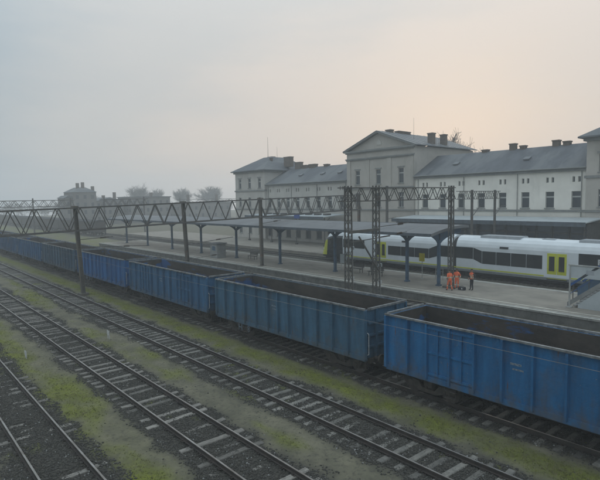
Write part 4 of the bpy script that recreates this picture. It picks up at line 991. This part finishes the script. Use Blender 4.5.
# railing frame near the end column
fr = empty('cycle_stand', (41.4,27.6,PZ), 'pale metal railing frame on the platform left of the workers', 'railing')
for yy in (27.2, 27.6, 28.0): MB().tube((41.4,yy,PZ),(41.4,yy,PZ+1.1),.03,n=7).build('upright', 'white_post', fr)
for zz in (.35,.75,1.1): MB().tube((41.4,27.2,PZ+zz),(41.4,28.0,PZ+zz),.025,n=7).build('bar', 'white_post', fr)
# booth
bo = empty('platform_booth', (36.9,60.4,PZ), 'small pale booth with a window on the platform left of the columns', 'booth')
MB().box(36.2,37.6,59.5,61.3,PZ,PZ+1.95).build('wall', 'concrete', bo); MB().box(36.05,37.75,59.35,61.45,PZ+1.95,PZ+2.07).build('roof', 'canopy_roof', bo)
w_ = MB().box(36.165,36.199,59.8,60.8,PZ+.95,PZ+1.7).build('window', 'frame', bo); MB().box(36.15,36.164,59.87,60.73,PZ+1.02,PZ+1.63).build('pane', 'blue_col', w_)
# signal posts beside the masts
def signal(x, y, ztop, label):
    s = empty('signal_post', (x,y,-.2), label, 'signal')
    MB().tube((x,y,-.2),(x,y,ztop-.25),.085,.075,10).build('post', 'white_post', s)
    MB().box(x-.16,x+.16,y-.12,y+.12,ztop-.28,ztop).build('head', 'panel', s)
    for k in range(2): MB().tube((x-.06+.0,y-.121-.0,ztop-.2+.12*k),(x-.06,y-.19,ztop-.2+.12*k),.05,n=8).build('lens_hood', 't_dark', s)
    MB().box(x-.14,x+.14,y-.1,y+.1,.85,1.15).build('relay_box', 'white_mark', s)
signal(33.95,32.0,3.95,'pale signal post beside the left latticed mast'); signal(33.95,28.7,2.65,'shorter pale signal post beside the right latticed mast')
def lamp_post(x, y, label):
    l = empty('lamp_post', (x,y,PZ), label, 'lamp'); MB().tube((x,y,PZ),(x,y,5.0),.07,.05,8).build('post', 'white_post', l); MB().prism([(x-.5,5.0),(x+.1,5.0),(x+.06,5.12),(x-.45,5.1)], 'y', y-.12, y+.12).build('lamp_head', 'panel', l)
# little white track markers
def marker(x, y, h, label):
    m_ = empty('track_marker', (x,y,-.2), label, 'marker')
    for d in (-.12,.12): MB().box(x-.02,x+.02,y+d-.02,y+d+.02,-.25,h).build('leg', 'white_mark', m_)
    MB().box(x-.03,x-.021,y-.17,y+.17,h-.22,h+.03).build('plate', 'white_mark', m_)
    MB().box(x-.02,x+.02,y-.1,y+.1,.0,.03).build('rung', 'white_mark', m_)
marker(11.15,31.7,.28,'small white frame marker standing between the second and third tracks'); marker(6.25,30.8,.2,'tiny white marker post in the grass by the left edge')

# ---------------------------------------------------------------- far things in the haze
def covered_wagon():
    r = empty('covered_wagon', (0,0,0))
    MB().box(-1.4,1.4,-6.2,6.2,1.1,3.45).build('body', 'van_rake', r)
    MB().prism([(-1.48,3.45),(1.48,3.45),(1.25,3.75),(.7,3.95),(0,4.02),(-.7,3.95),(-1.25,3.75)], 'y', -6.3, 6.3).build('roof', 't_dark', r)
    for s in (-1,1): MB().box(min(s*1.402,s*1.46),max(s*1.402,s*1.46),-1.3,1.3,1.15,3.4).build('side_door', 'van_rake', r)
    MB().box(-1.2,1.2,-6.3,6.3,.85,1.1).build('underframe', 'under', r)
    for yc in (-4,4):
        wh = MB()
        for s in (-1,1):
            for dy in (-.9,.9): wh.tube((s*.7,yc+dy,.46),(s*.83,yc+dy,.46),.46,n=14)
            wh.box(s*1.0-.06,s*1.0+.06,yc-1.3,yc+1.3,.4,.65)
        wh.box(-.98,.98,yc-.2,yc+.2,.45,.8).build('bogie', 'under', r)
    return r
cwg = covered_wagon(); note_kids()
ords = ['nearest','second','third','fourth','fifth','sixth','seventh','eighth','ninth','tenth','eleventh']
for i in range(11):
    o = cwg if i == 0 else copy_tree(cwg); o.location = (TR['E']+.3, 137+13.4*i, 0)
    tag(o, f'dark covered wagon in the hazy rake beyond the platform end, {ords[i]} in line', 'wagon', 'dark covered wagons far off')
def house(name, x0, x1, y0, y1, h, roof, label, chims=(), nwin=4, floors=2, rh=2.5):
    r = empty(name, ((x0+x1)/2, y0, -.2), label, 'building')
    MB().box(x0,x1,y0,y1,-.2,h).build('wall', 'far_wall', r); xm = (x0+x1)/2; o = .4
    if roof == 'gable':
        rf = MB().prism([(x0-o,h),(x1+o,h),(xm,h+rh)], 'y', y0-o, y1+o).build('roof', 'slate', r)
    elif roof == 'hip':
        rf = MB().add([(x0-o,y0-o,h),(x1+o,y0-o,h),(x1+o,y1+o,h),(x0-o,y1+o,h),(x0+(x1-x0)*.35,y0+3,h+rh),(x0+(x1-x0)*.65,y0+3,h+rh),(x0+(x1-x0)*.65,y1-3,h+rh),(x0+(x1-x0)*.35,y1-3,h+rh)], [(3,2,1,0),(0,1,5,4),(1,2,6,5),(2,3,7,6),(3,0,4,7),(4,5,6,7)]).build('roof', 'slate', r)
    else: rf = MB().box(x0-o,x1+o,y0-o,y1+o,h,h+.35).build('roof', 'slate', r)
    for cx_, ct in chims: MB().box(cx_-.5,cx_+.5,y0+2.4,y0+3.4,h,ct).build('chimney', 'brick', rf)
    for fl in range(floors):
        zc = 1.2 + fl*(h-1)/floors
        for k in range(nwin):
            xc = x0+(x1-x0)*(k+.5)/nwin; w = MB().box(xc-.6,xc+.6,y0-.06,y0-.005,zc,zc+1.7).build('window', 'far_wall', r); MB().box(xc-.5,xc+.5,y0-.09,y0-.061,zc+.1,zc+1.6).build('pane', 'glass', w)
            yc = y0+(y1-y0)*(k+.5)/nwin; w = MB().box(x0-.06,x0-.005,yc-.6,yc+.6,zc,zc+1.7).build('window', 'far_wall', r); MB().box(x0-.09,x0-.061,yc-.5,yc+.5,zc+.1,zc+1.6).build('pane', 'glass', w)
house('tall_house', 59.8, 68.2, 200, 212, 12.6, 'hip', 'tall dark house with chimneys looming in the haze at the left', ((62.3,16.1),(64.2,16.4),(67.9,14.9)), 3, 4, 1.9)
house('side_annex', 56.9, 59.7, 201, 210, 10.4, 'gable', 'low annex against the left side of the tall hazy house', (), 1, 3, 1.0)
house('terrace_house', 69.0, 80, 203, 214, 9.0, 'gable', 'low hazy house row right of the tall house', ((77.5,12.6),(73.0,11.4)), 5, 3, 1.6)
house('flat_block', 82, 99.2, 200, 214, 10.4, 'flat', 'flat-roofed hazy block in front of the bare trees', ((92,12.4),), 6, 3)
house('long_shed', 106, 133, 205, 216, 7.6, 'flat', 'faint long low shed between the bare trees and the station tower', ((112,11.5),(127,11.6)), 8, 2)
def bare_tree(seed, h, rmin=.022):
    rs = random.Random(seed); v, f = [], []
    def seg(a, b, r0, r1, n=4):
        d = (b-a).normalized(); u = Vector((0,0,1)) if abs(d.z) < .9 else Vector((1,0,0)); x = d.cross(u).normalized(); y = x.cross(d); k = len(v)
        for P, r in ((a,r0),(b,r1)):
            for i in range(n): t = 6.2832*i/n; v.append(tuple(P+x*math.cos(t)*r+y*math.sin(t)*r))
        for i in range(n): f.append((k+i, k+(i+1)%n, k+n+(i+1)%n, k+n+i))
    def grow(P, d, L, r, lvl):
        n = 3; 
        for k in range(n):
            d = (d + Vector((rs.gauss(0,.13), rs.gauss(0,.13), rs.gauss(.09,.08)))).normalized(); Q = P + d*L/n
            seg(P, Q, r*(1-.22*k/n), r*(1-.22*(k+1)/n), 5 if lvl < 2 else 3); P = Q
            if lvl < 5 and (k > 0 or lvl > 0):
                for _ in range(2 if lvl < 4 else 1):
                    ax = Vector((rs.gauss(0,1), rs.gauss(0,1), rs.gauss(0,.4))).normalized()
                    nd = (d*.75 + ax*rs.uniform(.5,.9)).normalized(); grow(P, nd, L*rs.uniform(.55,.75), max(r*.6, rmin), lvl+1)
    tm = MB(); trunk_top = Vector((0,0,h*.3))
    seg(Vector((0,0,-.3)), trunk_top, h*.022, h*.016, 8); tv, tf = list(v), list(f); v.clear(); f.clear()
    for _ in range(5):
        a = rs.uniform(0,6.28); grow(trunk_top-Vector((0,0,rs.uniform(0,h*.06))), Vector((math.cos(a)*.6, math.sin(a)*.6, 1)).normalized(), h*.27, h*.011, 1)
    a = MB(); a.v = tv; a.f = tf; a.mi = [0]*len(tf); b = MB(); b.v = v; b.f = f; b.mi = [0]*len(f)
    me1 = bpy.data.meshes.new('trunk'); me1.from_pydata(tv, [], tf); me1.materials.append(M['bark'])
    me2 = bpy.data.meshes.new('crown'); me2.from_pydata(v, [], f); me2.materials.append(M['bark'])
    return me1, me2
TM = [bare_tree(3, 15), bare_tree(9, 15), bare_tree(21, 15), bare_tree(47, 15), bare_tree(33, 15, .018), bare_tree(58, 15)]
TS = [(1.15,.95), (.85,1.0), (1.0,.9), (1.3,1.0), (.72,1.0), (1.2,.85)]
for i, (x, y, h, lab) in enumerate(((128,300,26.5,'bare tree left of the pair behind the flat-roofed block'),(143,310,24,'smaller bare tree right of the pair behind the flat-roofed block'),
    (160,302,26,'hazy bare tree, left of the two before the station tower'),(180,302,26.5,'hazy bare tree nearest the station tower'),(95,59,30.5,'bare tree whose twigs rise behind the roof of the pedimented block'),(106,315,22,'low faint bare tree behind the terrace roofs'))):
    t = empty('bare_tree', (x,y,-.2), lab, 'tree', 'bare trees'); s = h/17.5; wm = Matrix.Translation((x,y,-.2)) @ Matrix.Rotation(i*1.3, 4, 'Z') @ Matrix.Diagonal((s*TS[i][0], s*TS[i][0], s*TS[i][1], 1))
    attach(bpy.data.objects.new('trunk', TM[i][0]), t, wm); attach(bpy.data.objects.new('crown', TM[i][1]), t, wm)
def far_wood():
    rs = np.random.default_rng(5); V = []
    for k in range(150):
        cx_, cy_ = rs.uniform(-140, 250), rs.uniform(376, 400); h = rs.uniform(6, 11); w = h*rs.uniform(.35,.55); n = 170
        d = rs.normal(size=(n,3)); d /= np.linalg.norm(d, axis=1)[:,None]; rr = rs.random(n)**.45
        P = np.stack([cx_+d[:,0]*w*rr, cy_+d[:,1]*w*rr, h*.55+d[:,2]*h*.45*rr], -1)
        V.append((P[:,None,:] + rs.normal(0,.35,(n,3,3))).reshape(-1,3))
        t = np.array([(cx_-.25,cy_,-.3),(cx_+.25,cy_,-.3),(cx_,cy_,h*.6)]); V.append(t)
    V = np.concatenate(V); return attach(bpy.data.objects.new('far_wood', np_mesh('far_wood', V, np.arange(len(V)).reshape(-1,3), ['bark'])), None)
tag(far_wood(), 'faint leafless wood along the horizon at the far left', 'wood', kind='stuff')

# ---------------------------------------------------------------- haze
hz = MB().box(-160,270,-110,410,-1.5,29).build('haze', 'panel'); hz['kind'] = 'stuff'
hm = bpy.data.materials.new('haze'); hm.use_nodes = True; hn_ = hm.node_tree.nodes; hn_.clear()
ho = hn_.new('ShaderNodeOutputMaterial'); pv = hn_.new('ShaderNodeVolumePrincipled')
pv.inputs['Color'].default_value = (.98,.99,1,1); pv.inputs['Density'].default_value = .0017; pv.inputs['Anisotropy'].default_value = 0.0
hm.node_tree.links.new(pv.outputs[0], ho.inputs['Volume']); hz.data.materials.clear(); hz.data.materials.append(hm); hz.display_type = 'WIRE'
